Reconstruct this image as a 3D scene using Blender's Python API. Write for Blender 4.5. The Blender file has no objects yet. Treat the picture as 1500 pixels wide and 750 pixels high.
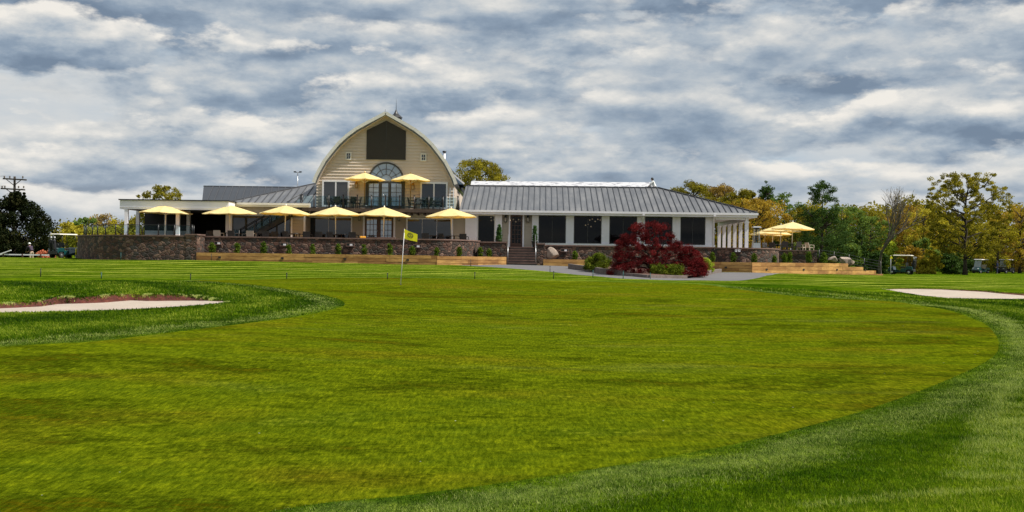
import bpy, bmesh, math, random
import numpy as np
from mathutils import Vector, Matrix
from mathutils.geometry import delaunay_2d_cdt
from math import sin, cos, pi, radians, sqrt, tan, atan2, exp

F = 1608.0      # focal length in photo pixels (1500 wide)
ROLL = 0.0131   # camera roll in radians
H = 1.6         # camera height
C = bpy.context.scene.collection

# ---------------------------------------------------------------- measuring
def XZ(u, v, D):
    dx = (u-750)/F; dy = (375-v)/F
    return ((dx*cos(ROLL)-dy*sin(ROLL))*D, (dx*sin(ROLL)+dy*cos(ROLL))*D+H)
def X(u, D, v=375): return XZ(u, v, D)[0]
def Z(u, v, D): return XZ(u, v, D)[1]
def P(u, v, D):
    a, b = XZ(u, v, D); return Vector((a, D, b))

# ---------------------------------------------------------------- mesh builder
class MB:
    def __init__(s, xf=None): s.v = []; s.f = []; s.m = []; s.cur = 0; s.xf = xf; s.sm = []; s.smooth = False
    def add(s, vs, fs):
        n = len(s.v); s.v += [tuple(p) for p in vs]
        for f in fs: s.f.append([n+i for i in f]); s.m.append(s.cur); s.sm.append(s.smooth)
        return s
    def box(s, x0, x1, y0, y1, z0, z1):
        v = [(x, y, z) for z in (z0, z1) for y in (y0, y1) for x in (x0, x1)]
        return s.add(v, [(0,2,3,1),(4,5,7,6),(0,1,5,4),(2,6,7,3),(0,4,6,2),(1,3,7,5)])
    def rbox(s, c, size, rz=0, rx=0, ry=0):
        M = Matrix.Translation(Vector(c)) @ Matrix.Rotation(rz,4,'Z') @ Matrix.Rotation(ry,4,'Y') @ Matrix.Rotation(rx,4,'X')
        a, b, d = [q/2 for q in size]
        v = [M @ Vector((x, y, z)) for z in (-d, d) for y in (-b, b) for x in (-a, a)]
        return s.add(v, [(0,2,3,1),(4,5,7,6),(0,1,5,4),(2,6,7,3),(0,4,6,2),(1,3,7,5)])
    def bar(s, a, b, w, h):                      # rectangular bar between two points
        a = Vector(a); b = Vector(b); d = (b-a).normalized()
        up = Vector((0,0,1)) if abs(d.z) < .95 else Vector((0,1,0))
        r = d.cross(up).normalized()*w/2; t = r.cross(d).normalized()*h/2
        v = [p+i*r+j*t for p in (a, b) for i, j in ((-1,-1),(1,-1),(1,1),(-1,1))]
        return s.add(v, [(0,1,2,3),(7,6,5,4),(0,4,5,1),(1,5,6,2),(2,6,7,3),(3,7,4,0)])
    def tube(s, pts, rad, n=8, cap=True):
        pts = [Vector(p) for p in pts]
        if not isinstance(rad, (list, tuple)): rad = [rad]*len(pts)
        vs = []; fs = []
        old = s.smooth; s.smooth = n >= 6
        for i, p in enumerate(pts):
            d = (pts[min(i+1, len(pts)-1)]-pts[max(i-1, 0)])
            d = d.normalized() if d.length > 1e-9 else Vector((0,0,1))
            a = Vector((1,0,0)) if abs(d.x) < .8 else Vector((0,1,0))
            e1 = d.cross(a).normalized(); e2 = d.cross(e1)
            for k in range(n):
                an = 2*pi*k/n; vs.append(p+(e1*cos(an)+e2*sin(an))*rad[i])
        for i in range(len(pts)-1):
            for k in range(n):
                k2 = (k+1) % n; fs.append((i*n+k, i*n+k2, (i+1)*n+k2, (i+1)*n+k))
        if cap: fs.append(tuple(range(n))[::-1]); fs.append(tuple((len(pts)-1)*n+k for k in range(n)))
        s.add(vs, fs); s.smooth = old; return s
    def lathe(s, prof, c=(0,0,0), n=16):         # prof: list of (r, z)
        old = s.smooth; s.smooth = n > 8
        vs = []; fs = []
        for r, z in prof:
            for k in range(n):
                a = 2*pi*k/n; vs.append((c[0]+r*cos(a), c[1]+r*sin(a), c[2]+z))
        for i in range(len(prof)-1):
            for k in range(n):
                k2 = (k+1) % n; fs.append((i*n+k, i*n+k2, (i+1)*n+k2, (i+1)*n+k))
        fs.append(tuple(range(n))[::-1]); fs.append(tuple((len(prof)-1)*n+k for k in range(n)))
        s.add(vs, fs); s.smooth = old; return s
    def prism(s, poly, y0, y1):                  # poly in (x,z), extruded along y
        n = len(poly); v = [(x, y0, z) for x, z in poly]+[(x, y1, z) for x, z in poly]
        return s.add(v, [tuple(range(n)), tuple(range(2*n-1, n-1, -1))]+[(i, i+n, (i+1) % n+n, (i+1) % n) for i in range(n)])
    def slab(s, poly, z0, z1):                   # poly in (x,y), extruded along z
        n = len(poly); v = [(x, y, z0) for x, y in poly]+[(x, y, z1) for x, y in poly]
        return s.add(v, [tuple(range(n-1, -1, -1)), tuple(range(n, 2*n))]+[(i, (i+1) % n, (i+1) % n+n, i+n) for i in range(n)])
    def wall(s, path, t, z0, z1):                # thick wall along a plan polyline (t to the left-hand side)
        n = len(path); L = []; R = []
        for i, p in enumerate(path):
            p = Vector(p); a = Vector(path[max(i-1, 0)]); b = Vector(path[min(i+1, n-1)])
            d = (b-a).normalized(); nn = Vector((-d.y, d.x)); L.append(p); R.append(p+nn*t)
        zz0 = z0 if isinstance(z0, (list, tuple)) else [z0]*n
        zz1 = z1 if isinstance(z1, (list, tuple)) else [z1]*n
        v = []
        for i in range(n):
            v += [(L[i].x, L[i].y, zz0[i]), (R[i].x, R[i].y, zz0[i]), (R[i].x, R[i].y, zz1[i]), (L[i].x, L[i].y, zz1[i])]
        f = [(0,3,2,1), (4*n-4, 4*n-3, 4*n-2, 4*n-1)]
        for i in range(n-1):
            a = 4*i; b = a+4
            f += [(a, b, b+3, a+3), (a+1, a+2, b+2, b+1), (a+3, b+3, b+2, a+2), (a, a+1, b+1, b)]
        return s.add(v, f)
    def build(s, name, mats, parent=None, origin=None, bevel=0):
        if not isinstance(mats, (list, tuple)): mats = [mats]
        vs = s.v if s.xf is None else [s.xf(p) for p in s.v]
        A = np.array([tuple(p) for p in vs], dtype=float).reshape(-1, 3)
        if parent is not None: off = OFF.get(parent.name, (0,0,0))
        elif origin is not None: off = tuple(origin)
        else:
            lo = A.min(0); hi = A.max(0); off = ((lo[0]+hi[0])/2, (lo[1]+hi[1])/2, lo[2])
        A = A-np.array(off)
        me = bpy.data.meshes.new(name); me.from_pydata(A.tolist(), [], s.f)
        for m in mats: me.materials.append(m)
        me.polygons.foreach_set('material_index', s.m); me.polygons.foreach_set('use_smooth', s.sm)
        o = bpy.data.objects.new(name, me); C.objects.link(o)
        if parent is not None: o.parent = parent
        else: o.location = off
        OFF[o.name] = off
        if bevel:
            b = o.modifiers.new('b', 'BEVEL'); b.width = bevel; b.segments = 2; b.limit_method = 'ANGLE'
        me.update(); return o
OFF = {}
def T(o, label=None, cat=None, group=None, kind=None):
    if label: o['label'] = label
    if cat: o['category'] = cat
    if group: o['group'] = group
    if kind: o['kind'] = kind
    return o
def empty(name, loc=(0,0,0), world=True):
    o = bpy.data.objects.new(name, None); C.objects.link(o); o.location = loc
    o.empty_display_size = .1; OFF[o.name] = tuple(loc) if world else (0,0,0); return o
KIDS = {}
def copy_tree(o, parent=None):
    c = o.copy(); C.objects.link(c)
    if parent is not None: c.parent = parent
    for ch in [q for q in list(o.children)]: copy_tree(ch, c)
    return c
def raw(name, V, Fq, mat, parent=None, loc=(0,0,0), attrs=None, smooth=False):
    """fast mesh from numpy: V (n,3); Fq (m,k) all same size k"""
    me = bpy.data.meshes.new(name); n = len(V); m, k = Fq.shape
    me.vertices.add(n); me.vertices.foreach_set('co', np.ascontiguousarray(V, dtype=np.float32).ravel())
    me.loops.add(m*k); me.loops.foreach_set('vertex_index', np.ascontiguousarray(Fq, dtype=np.int32).ravel())
    me.polygons.add(m); me.polygons.foreach_set('loop_start', np.arange(0, m*k, k, dtype=np.int32))
    me.polygons.foreach_set('loop_total', np.full(m, k, dtype=np.int32))
    me.polygons.foreach_set('use_smooth', np.full(m, smooth))
    for nm, arr in (attrs or {}).items():
        a = me.attributes.new(nm, 'FLOAT', 'POINT'); a.data.foreach_set('value', np.ascontiguousarray(arr, dtype=np.float32))
    me.update(calc_edges=True); me.materials.append(mat)
    o = bpy.data.objects.new(name, me); C.objects.link(o); o.location = loc
    if parent is not None: o.parent = parent
    OFF[o.name] = tuple(loc); return o

# ---------------------------------------------------------------- materials
class NT:
    def __init__(s, name):
        s.mat = bpy.data.materials.new(name); s.mat.use_nodes = True; s.t = s.mat.node_tree; s.n = s.t.nodes; s.l = s.t.links
        s.b = s.n['Principled BSDF']; s.out = s.n['Material Output']; s.y = 0
    def N(s, typ, **kw):
        n = s.n.new(typ)
        for k, v in kw.items(): setattr(n, k, v)
        return n
    def L(s, a, b): s.l.new(a, b)
    def coord(s, kind='Object', scale=(1,1,1), rot=(0,0,0)):
        t = s.N('ShaderNodeTexCoord'); m = s.N('ShaderNodeMapping'); m.inputs['Scale'].default_value = scale; m.inputs['Rotation'].default_value = rot
        s.L(t.outputs[kind], m.inputs['Vector']); return m.outputs[0]
    def noise(s, scale, detail=4, rough=.55, vec=None, dist=0):
        n = s.N('ShaderNodeTexNoise'); n.inputs['Scale'].default_value = scale; n.inputs['Detail'].default_value = detail
        n.inputs['Roughness'].default_value = rough; n.inputs['Distortion'].default_value = dist
        if vec is not None: s.L(vec, n.inputs['Vector'])
        return n.outputs['Fac']
    def ramp(s, fac, stops, interp='LINEAR'):
        r = s.N('ShaderNodeValToRGB'); r.color_ramp.interpolation = interp
        e = r.color_ramp.elements
        while len(e) < len(stops): e.new(.5)
        for el, (p, c) in zip(e, stops):
            el.position = p; el.color = (c[0], c[1], c[2], 1) if isinstance(c, (tuple, list)) else (c, c, c, 1)
        s.L(fac, r.inputs['Fac']); return r.outputs['Color']
    def mix(s, fac, a, b, typ='MIX'):
        m = s.N('ShaderNodeMix', data_type='RGBA', blend_type=typ)
        for sock, val in ((m.inputs[0], fac), (m.inputs[6], a), (m.inputs[7], b)):
            if isinstance(val, (int, float)): sock.default_value = val
            elif isinstance(val, tuple): sock.default_value = (*val[:3], 1)
            else: s.L(val, sock)
        return m.outputs[2]
    def math(s, op, a, b=0.0, clamp=False):
        m = s.N('ShaderNodeMath', operation=op); m.use_clamp = clamp
        for sock, val in ((m.inputs[0], a), (m.inputs[1], b)):
            if isinstance(val, (int, float)): sock.default_value = val
            else: s.L(val, sock)
        return m.outputs[0]
    def attr(s, name):
        a = s.N('ShaderNodeAttribute'); a.attribute_name = name; return a.outputs['Fac']
    def bump(s, h, strength=.5, dist=.02, normal=None):
        b = s.N('ShaderNodeBump'); b.inputs['Strength'].default_value = strength; b.inputs['Distance'].default_value = dist
        s.L(h, b.inputs['Height'])
        if normal is not None: s.L(normal, b.inputs['Normal'])
        s.L(b.outputs[0], s.b.inputs['Normal']); return b.outputs[0]
    def base(s, c):
        if isinstance(c, tuple): s.b.inputs['Base Color'].default_value = (*c[:3], 1)
        else: s.L(c, s.b.inputs['Base Color'])
    def set(s, **kw):
        for k, v in kw.items(): s.b.inputs[k.replace('_', ' ')].default_value = v
        return s
def simple(name, col, rough=.6, var=.12, scale=3, metal=0, bump=0, spec=.5, coat=0, weather=True):
    t = NT(name); v = t.coord()
    n = t.noise(scale, 5, .6, v)
    lo = tuple(c*(1-var) for c in col); hi = tuple(min(1, c*(1+var)) for c in col)
    t.base(t.ramp(n, [(.3, lo), (.7, hi)])); t.set(Roughness=rough, Metallic=metal); t.b.inputs['Specular IOR Level'].default_value = spec
    if coat: t.b.inputs['Coat Weight'].default_value = coat
    r = t.noise(scale*2.7, 3, .5, v); t.L(t.math('MULTIPLY_ADD', r, .2), t.b.inputs['Roughness']) if False else None
    if bump: t.bump(t.noise(scale*8, 4, .6, v), .4, bump)
    return t.mat
M = {}
M['white'] = simple('white_paint', (.80,.78,.82), .45, .06, .8)
M['offwhite'] = simple('off_white_trim', (.66,.64,.60), .5, .08, .7)
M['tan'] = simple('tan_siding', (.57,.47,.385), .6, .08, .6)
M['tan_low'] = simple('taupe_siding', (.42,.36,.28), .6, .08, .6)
M['darkframe'] = simple('dark_bronze_frame', (.035,.032,.03), .45, .1)
M['darkpanel'] = simple('dark_brown_panel', (.028,.022,.016), .7, .15, 2)
M['brownframe'] = simple('mahogany_frame', (.07,.025,.012), .4, .2, 4)
M['black'] = simple('black_metal', (.02,.02,.022), .4, .1)
M['blackpl'] = simple('black_vinyl', (.018,.018,.02), .55, .15)
M['wicker'] = simple('dark_wicker', (.03,.027,.025), .7, .35, 30, bump=.01)
M['lightwicker'] = simple('beige_wicker', (.42,.36,.29), .7, .2, 30, bump=.01)
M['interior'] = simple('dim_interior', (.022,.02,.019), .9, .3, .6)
M['roofgrey'] = simple('standing_seam_zinc', (.150,.152,.160), .42, .07, .9, metal=.25)
def roof_mat():
    t = NT('standing_seam_zinc_weathered'); v = t.coord()
    st = t.noise(2.4, 4, .6, t.coord('Object', (1.2,.12,.12))); n = t.noise(.8, 5, .6, v)
    c = t.ramp(t.math('ADD', t.math('MULTIPLY', st, .6), t.math('MULTIPLY', n, .4)), [(.36,(.105,.108,.118)),(.5,(.150,.152,.160)),(.64,(.20,.20,.205))])
    t.base(c); t.set(Metallic=.25); t.L(t.ramp(n, [(.3,.34),(.7,.52)]), t.b.inputs['Roughness']); t.bump(t.noise(1.4, 3, .5, t.coord('Object', (1,2.5,2.5))), .35, .03); return t.mat
M['roofgrey'] = roof_mat()
M['roofseam'] = simple('seam_cap', (.06,.062,.07), .5, .1)  # darker than the roof: shadow side of the seams put into their colour
M['roofdark'] = simple('dark_seam_roof', (.045,.05,.06), .5, .1, .5, metal=.2)
M['deck'] = simple('dark_deck_board', (.05,.032,.024), .6, .25, 2)
M['floor'] = simple('terrace_paver', (.25,.2,.17), .8, .2, 2)
M['soffit'] = simple('soffit_board', (.5,.5,.5), .6, .05)
M['steel'] = simple('galvanised_steel', (.45,.46,.47), .35, .1, 3, metal=.8)
M['alu'] = simple('aluminium', (.7,.7,.7), .3, .06, 3, metal=.7)
M['pole_w'] = simple('pole_white', (.75,.73,.68), .4, .05)
M['cartroof'] = simple('cream_plastic', (.78,.72,.62), .35, .05)
M['teal'] = simple('teal_paint', (.008,.06,.065), .25, .1, 2, coat=.6)
M['tyre'] = simple('tyre_rubber', (.015,.015,.015), .85, .2, 8)
M['plantpot'] = simple('dark_planter', (.03,.03,.03), .5, .2)
M['boulder'] = simple('pale_boulder', (.30,.235,.19), .9, .4, 3.2, bump=.03)
M['wood_pole'] = simple('weathered_pole', (.035,.027,.02), .9, .3, 5)
M['bark'] = simple('bark', (.045,.033,.025), .95, .35, 4, bump=.02)
M['barkgrey'] = simple('bark_grey', (.09,.075,.06), .95, .35, 4, bump=.02)
M['cushion'] = simple('orange_cushion', (.8,.36,.03), .8, .05)
M['mulch'] = simple('red_mulch', (.10,.045,.03), .95, .5, 9, bump=.03)
M['stakegreen'] = simple('green_stake', (.02,.10,.10), .5, .1)
M['stakeblack'] = simple('black_stake', (.015,.018,.015), .6, .1)
M['navy'] = simple('navy_cloth', (.018,.028,.09), .85, .2, 6)
M['plum'] = simple('plum_cloth', (.045,.028,.05), .85, .25, 6)
M['khaki'] = simple('khaki_cloth', (.38,.30,.22), .85, .15, 6)
M['whitecloth'] = simple('white_cloth', (.75,.75,.75), .8, .06, 6)
M['darkcloth'] = simple('dark_cloth', (.02,.02,.025), .85, .2, 6)
M['skin'] = simple('skin', (.48,.27,.19), .55, .08, 8)
M['hair'] = simple('dark_hair', (.012,.01,.008), .6, .2, 20)
M['brass'] = simple('brass_lantern', (.30,.17,.05), .4, .2, 6, metal=.5)
M['yellowtip'] = simple('yellow_paint', (.75,.62,.03), .5, .05)
M['bluegable'] = simple('blue_grey_panel', (.16,.23,.32), .5, .2, .9)

def glass_dark(name, col=(.012,.014,.018), spec=.7, ior=1.6, rough=.03):
    t = NT(name); t.base(col); t.set(Roughness=rough, IOR=ior)
    v = t.coord(); t.bump(t.noise(.6, 2, .5, v), .06, .05); return t.mat
M['glass'] = glass_dark('window_glass', (.008,.009,.012), ior=1.6)
M['glassmirror'] = glass_dark('coated_door_glass', (.10,.16,.22), ior=2.6)
M['glassmid'] = glass_dark('gable_window_glass', (.02,.024,.03), ior=1.7)
def glass_clear(name, tint=(.84,.93,.95), fac=.955, rough=.02, ior=1.4, base=(.05,.10,.11)):
    t = NT(name); tr = t.N('ShaderNodeBsdfTransparent'); tr.inputs[0].default_value = (*tint, 1)
    mx = t.N('ShaderNodeMixShader'); mx.inputs[0].default_value = fac
    t.base(base); t.set(Roughness=rough, IOR=ior)
    t.L(t.b.outputs[0], mx.inputs[1]); t.L(tr.outputs[0], mx.inputs[2]); t.L(mx.outputs[0], t.out.inputs[0]); return t.mat
M['railglass'] = glass_clear('rail_glass')
M['showglass'] = glass_clear('tinted_window_glass', (.32,.33,.35), .6, .02, 1.45, (.006,.007,.008))
M['frosted'] = glass_clear('scuffed_windshield', (.8,.85,.9), .35, .3, 1.45, (.42,.46,.52))
M['heaterglass'] = glass_clear('heater_tube_glass', (.9,.93,.95), .7)
def lampmat():
    t = NT('warm_bulb'); t.base((1,.8,.5)); t.b.inputs['Emission Color'].default_value = (1,.72,.38,1); t.b.inputs['Emission Strength'].default_value = 3; return t.mat
M['bulb'] = lampmat()

def stone_mat(name, dark=1.0):
    t = NT(name); v = t.coord('Object', (1,1,1.35))
    # slight warp
    nz = t.N('ShaderNodeTexNoise'); nz.inputs['Scale'].default_value = 2.5; t.L(v, nz.inputs['Vector'])
    vm = t.N('ShaderNodeVectorMath', operation='MULTIPLY_ADD'); t.L(nz.outputs['Color'], vm.inputs[0]); vm.inputs[1].default_value = (.22,)*3; t.L(v, vm.inputs[2])
    vo = t.N('ShaderNodeTexVoronoi'); vo.inputs['Scale'].default_value = 3.4; t.L(vm.outputs[0], vo.inputs['Vector'])
    ve = t.N('ShaderNodeTexVoronoi', feature='DISTANCE_TO_EDGE'); ve.inputs['Scale'].default_value = 3.4; t.L(vm.outputs[0], ve.inputs['Vector'])
    sep = t.N('ShaderNodeSeparateColor'); t.L(vo.outputs['Color'], sep.inputs[0])
    k = dark
    col = t.ramp(sep.outputs[0], [(0,(.085*k,.043*k,.03*k)),(.2,(.05*k,.033*k,.025*k)),(.42,(.15*k,.088*k,.062*k)),(.6,(.06*k,.05*k,.042*k)),(.78,(.20*k,.125*k,.09*k)),(.9,(.11*k,.055*k,.038*k))], 'CONSTANT')
    col = t.mix(.55, col, t.ramp(t.noise(14, 5, .65, v), [(.3,(.35,.33,.32)),(.7,(1,1,1))]), 'MULTIPLY')
    mort = t.ramp(ve.outputs['Distance'], [(.015, 1.0), (.06, 0.0)])
    col = t.mix(mort, col, (.03*k,.022*k,.018*k)); t.base(col); t.set(Roughness=.9)
    h = t.ramp(ve.outputs['Distance'], [(0, 0.0), (.16, 1.0)])
    hh = t.mix(.3, h, t.noise(9, 5, .6, v)); t.bump(hh, .9, .06); return t.mat
M['stone'] = stone_mat('fieldstone', 1.25)
M['stonecap'] = simple('sandstone_cap', (.17,.105,.085), .85, .3, 3, bump=.01)
M['stepstone'] = simple('dark_step_stone', (.075,.06,.052), .85, .3, 4, bump=.02)

def timber(name):
    t = NT(name); v = t.coord('Object', (1,1,1))
    g = t.noise(6, 6, .6, t.coord('Object', (.35,.35,5)), .8)
    rnd = t.attr('plank')
    c1 = t.ramp(g, [(.3,(.36,.19,.05)),(.55,(.54,.31,.10)),(.75,(.62,.40,.15))])
    c2 = t.ramp(rnd, [(0,(.62,.50,.40)),(.5,(.95,.9,.85)),(1,(1.12,1.08,1.0))])
    c = t.mix(1.0, c1, c2, 'MULTIPLY')
    c = t.mix(.75, c, t.ramp(t.noise(1.3, 6, .7, t.coord('Object', (.6,.6,2.2))), [(.38,(.45,.38,.33)),(.58,(1,1,1))]), 'MULTIPLY')
    kn = t.N('ShaderNodeTexVoronoi'); kn.inputs['Scale'].default_value = 1.3; t.L(t.coord('Object', (.8,1,2.4)), kn.inputs['Vector'])
    c = t.mix(t.ramp(kn.outputs['Distance'], [(.03,.9),(.09,0.0)]), c, (.12,.05,.02)); t.base(c); t.set(Roughness=.75)
    t.bump(g, .3, .01); return t.mat
M['timber'] = timber('new_timber')
M['oldtimber'] = simple('grey_railway_tie', (.15,.12,.105), .9, .35, 4, bump=.02)

def canopy_mat():
    t = NT('yellow_canvas'); v = t.coord()
    c = t.ramp(t.noise(1.2, 3, .5, v), [(.3,(.90,.76,.36)),(.7,(.94,.82,.42))])
    oi = t.N('ShaderNodeObjectInfo'); c = t.mix(t.math('MULTIPLY', oi.outputs['Random'], .35), c, (.80,.62,.24)); c = t.mix(.35, c, t.ramp(t.noise(3.5, 4, .6, t.coord('Object', (1,1,.4))), [(.35,(.72,.70,.66)),(.6,(1,1,1))]), 'MULTIPLY')
    t.base(c); t.set(Roughness=.85); t.bump(t.noise(2.2, 3, .5, v), .5, .06)
    tl = t.N('ShaderNodeBsdfTranslucent'); tl.inputs[0].default_value = (.95,.48,.05,1)
    mx = t.N('ShaderNodeMixShader'); mx.inputs[0].default_value = .30
    t.L(t.b.outputs[0], mx.inputs[1]); t.L(tl.outputs[0], mx.inputs[2]); t.L(mx.outputs[0], t.out.inputs[0])
    return t.mat
M['canopy'] = canopy_mat()
def flag_mat():
    t = NT('yellow_flag'); t.base((.85,.78,.02)); t.set(Roughness=.7)
    tl = t.N('ShaderNodeBsdfTranslucent'); tl.inputs[0].default_value = (.9,.8,.02,1)
    mx = t.N('ShaderNodeMixShader'); mx.inputs[0].default_value = .3
    t.L(t.b.outputs[0], mx.inputs[1]); t.L(tl.outputs[0], mx.inputs[2]); t.L(mx.outputs[0], t.out.inputs[0]); return t.mat
M['flag'] = flag_mat()
def wrap_mat():
    t = NT('white_roof_membrane'); v = t.coord('Object', (1,1,1))
    b = t.N('ShaderNodeTexBrick'); b.inputs['Scale'].default_value = 1.0
    b.inputs['Brick Width'].default_value = 1.15; b.inputs['Row Height'].default_value = .23; b.inputs['Mortar Size'].default_value = .03
    t.L(t.coord('Object', (1,1,1), (radians(90),0,0)), b.inputs['Vector'])
    n = t.noise(2.6, 2, .5, t.coord('Object', (.8,1,5)))
    t.base(t.mix(t.ramp(n, [(.56,0.0),(.60,.8)]), (.52,.52,.54), (.16,.16,.19))); t.set(Roughness=.5); return t.mat
M['wrap'] = wrap_mat()

def leaf_mat(name, cols, trans=.3, rough=.6, tcol=None):
    cols = [tuple(q*(1.9 if name.split('_')[1] in ('olive','yellow','orange','brown','lime','green') else 1.5) for q in c_) for c_ in cols]; t = NT(name); r = t.attr('rnd'); n = t.noise(.9, 2, .5, t.coord())
    f = t.math('ADD', t.math('MULTIPLY', r, .6), t.math('MULTIPLY', n, .4))
    k = len(cols); c = t.ramp(f, [(.15+.7*i/(k-1), cols[i]) for i in range(k)])
    t.base(c); t.set(Roughness=.8); t.b.inputs['Specular IOR Level'].default_value = .08
    tl = t.N('ShaderNodeBsdfTranslucent')
    t.L(t.mix(1.0, c, tcol or (1.5,1.35,.6), 'MULTIPLY'), tl.inputs[0])
    mx = t.N('ShaderNodeMixShader'); mx.inputs[0].default_value = trans
    t.L(t.b.outputs[0], mx.inputs[1]); t.L(tl.outputs[0], mx.inputs[2]); t.L(mx.outputs[0], t.out.inputs[0]); return t.mat
LM = {}
LM['evergreen'] = leaf_mat('foliage_evergreen', [(.003,.006,.002),(.008,.012,.003),(.022,.020,.005)], .1)
LM['pine'] = leaf_mat('foliage_pine', [(.012,.028,.008),(.03,.058,.012),(.06,.10,.018)], .2)
LM['green'] = leaf_mat('foliage_green', [(.03,.055,.012),(.06,.095,.02),(.11,.15,.03)], .3)
LM['olive'] = leaf_mat('foliage_olive', [(.035,.034,.005),(.10,.092,.010),(.22,.19,.020)], .35)
LM['yellow'] = leaf_mat('foliage_yellow', [(.08,.075,.008),(.19,.17,.016),(.32,.28,.035)], .3)
LM['orange'] = leaf_mat('foliage_orange', [(.07,.05,.01),(.17,.115,.016),(.27,.2,.03)], .3)
LM['brown'] = leaf_mat('foliage_brown', [(.07,.045,.015),(.13,.09,.025),(.2,.14,.03)], .25)
LM['red'] = leaf_mat('foliage_dark_red', [(.018,.003,.003),(.058,.006,.007),(.16,.018,.018)], .25, tcol=(1.5,.8,.7))
LM['yew'] = leaf_mat('foliage_yew', [(.016,.032,.003),(.06,.085,.006),(.17,.19,.02)], .2)
LM['lime'] = leaf_mat('foliage_lime', [(.08,.12,.012),(.16,.2,.02),(.28,.3,.03)], .25)
LM['arbor'] = leaf_mat('foliage_arborvitae', [(.018,.045,.004),(.05,.085,.008),(.115,.15,.016)], .25)
LM['topiary'] = leaf_mat('foliage_topiary', [(.012,.035,.010),(.03,.07,.018),(.06,.11,.03)], .2)
LM['azalea'] = leaf_mat('foliage_azalea', [(.06,.07,.02),(.45,.14,.08),(.6,.3,.22)], .2, tcol=(1.2,1,1))

def asphalt():
    t = NT('asphalt_path'); v = t.coord()
    n1 = t.noise(.35, 4, .6, v); n2 = t.noise(40, 3, .6, v)
    t.base(t.mix(.4, t.ramp(n1, [(.3,(.095,.09,.095)),(.7,(.14,.132,.135))]), t.ramp(n2, [(.3,(.06,.06,.06)),(.7,(.18,.17,.17))])))
    t.set(Roughness=.9); t.bump(n2, .4, .01); return t.mat
M['asphalt'] = asphalt()
def sand():
    t = NT('bunker_sand'); v = t.coord()
    n1 = t.noise(.8, 4, .6, v); n2 = t.noise(60, 3, .6, v)
    rk = t.noise(3, 2, .5, t.coord('Object', (1,6,1)))
    c = t.ramp(n1, [(.3,(.36,.295,.235)),(.7,(.47,.39,.315))]); c = t.mix(.35, c, t.ramp(n2, [(.3,(.25,.2,.16)),(.7,(.6,.52,.44))])); c = t.mix(t.ramp(t.noise(1.6, 5, .7, v), [(.55,0.0),(.7,.4)]), c, (.26,.17,.11))
    t.base(c); t.set(Roughness=.95); t.bump(t.mix(.4, rk, n2), .9, .05); return t.mat
M['sand'] = sand()
def redsoil():
    t = NT('red_clay_bank'); v = t.coord(); n = t.noise(6, 6, .7, v)
    t.base(t.ramp(n, [(.3,(.035,.007,.004)),(.6,(.11,.024,.013)),(.85,(.30,.13,.06))])); t.set(Roughness=.95); t.bump(n, 1, .06); return t.mat
M['redsoil'] = redsoil()
# ---------------------------------------------------------------- terrain
_cp = [  # (u, v, D) seen ground points
 (100,750,7.2),(750,750,7),(1400,750,6.9),(750,600,11.4),(0,600,11),(1500,600,11.7),(-500,700,8),(2000,700,8.3),
 (750,500,20),(200,500,17),(1250,510,19.5),(1500,500,21),(750,460,28.5),(1100,455,29.5),(1450,465,29),
 (587,417,42),(420,424,38),(750,422,42),(1000,428,41.5),
 (600,410,48),(300,410.5,48.5),(840,411.5,50),(1000,413.5,52),(1170,430,43),
 (300,380.5,76),(600,387,76),(740,389,76),(450,384,76),(500,398,60),(150,398,60),(0,403,54),(0,388,70),
 (200,379.5,78),(100,378,84),(0,377.5,87),(-300,372,90),(0,386,95),(100,386,97),(-300,378,100),
 (960,407,62),(800,398,66),(900,406,59),(1000,408,62),(1060,403,68),(1130,400.5,76),(1050,399,78),(790,389.5,77),
 (1250,403,82),(1320,402,108),(1180,408,63),(1400,402,125),(1450,400.5,150),(1600,400,150),(1200,418,52),
 (1350,415,62),(1450,417,62),
 # bunkers (right): front grass edge, back lip
 (1400,438.5,43.5),(1500,438.5,43.5),(1400,423,52),(1500,427.5,50),(1300,422,54),(1600,430,49),
 # left bunker: front edge, lip, mound crest, valley behind
 (100,456,25),(0,458,24.5),(250,450,26.5),(200,430,31.5),(100,431,31.5),(330,440,30),(0,443,29),
 (200,415.5,36.5),(100,415.5,36),(0,417,35.5),(300,417,38),(400,432,33),
 (100,412.5,47),(0,413,46),(200,412.5,47.5),(505,446,29),(400,467,24),(100,490,18.5),(-200,450,25),(-200,425,33),
]
_A = np.array([(X(u,D,v), D, Z(u,v,D)) for u, v, D in _cp] +
              [(x, y, -1.5+H) for x, y in ((-60,-40),(0,-60),(60,-40),(-120,60),(140,60),(0,-10),(-10,-3),(10,-3),(-22,10),(24,10),(90,30),(-80,20))] +
              [(-70,150,-1.2+H),(0,170,-1.4+H),(70,190,-1.5+H),(-20,120,-.9+H),(20,120,-1.1+H),(120,150,-1.7+H),(-120,120,-1.2+H)])
_c = 3.0
def _phi(r2): return -np.sqrt(r2+_c*_c)
_n = len(_A)
_K = _phi(((_A[:,None,:2]-_A[None,:,:2])**2).sum(-1)) + np.eye(_n)*.25
_B = np.zeros((_n+1,_n+1)); _B[:_n,:_n] = _K; _B[:_n,_n] = 1; _B[_n,:_n] = 1
_W = np.linalg.solve(_B, np.append(_A[:,2], 0))
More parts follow.
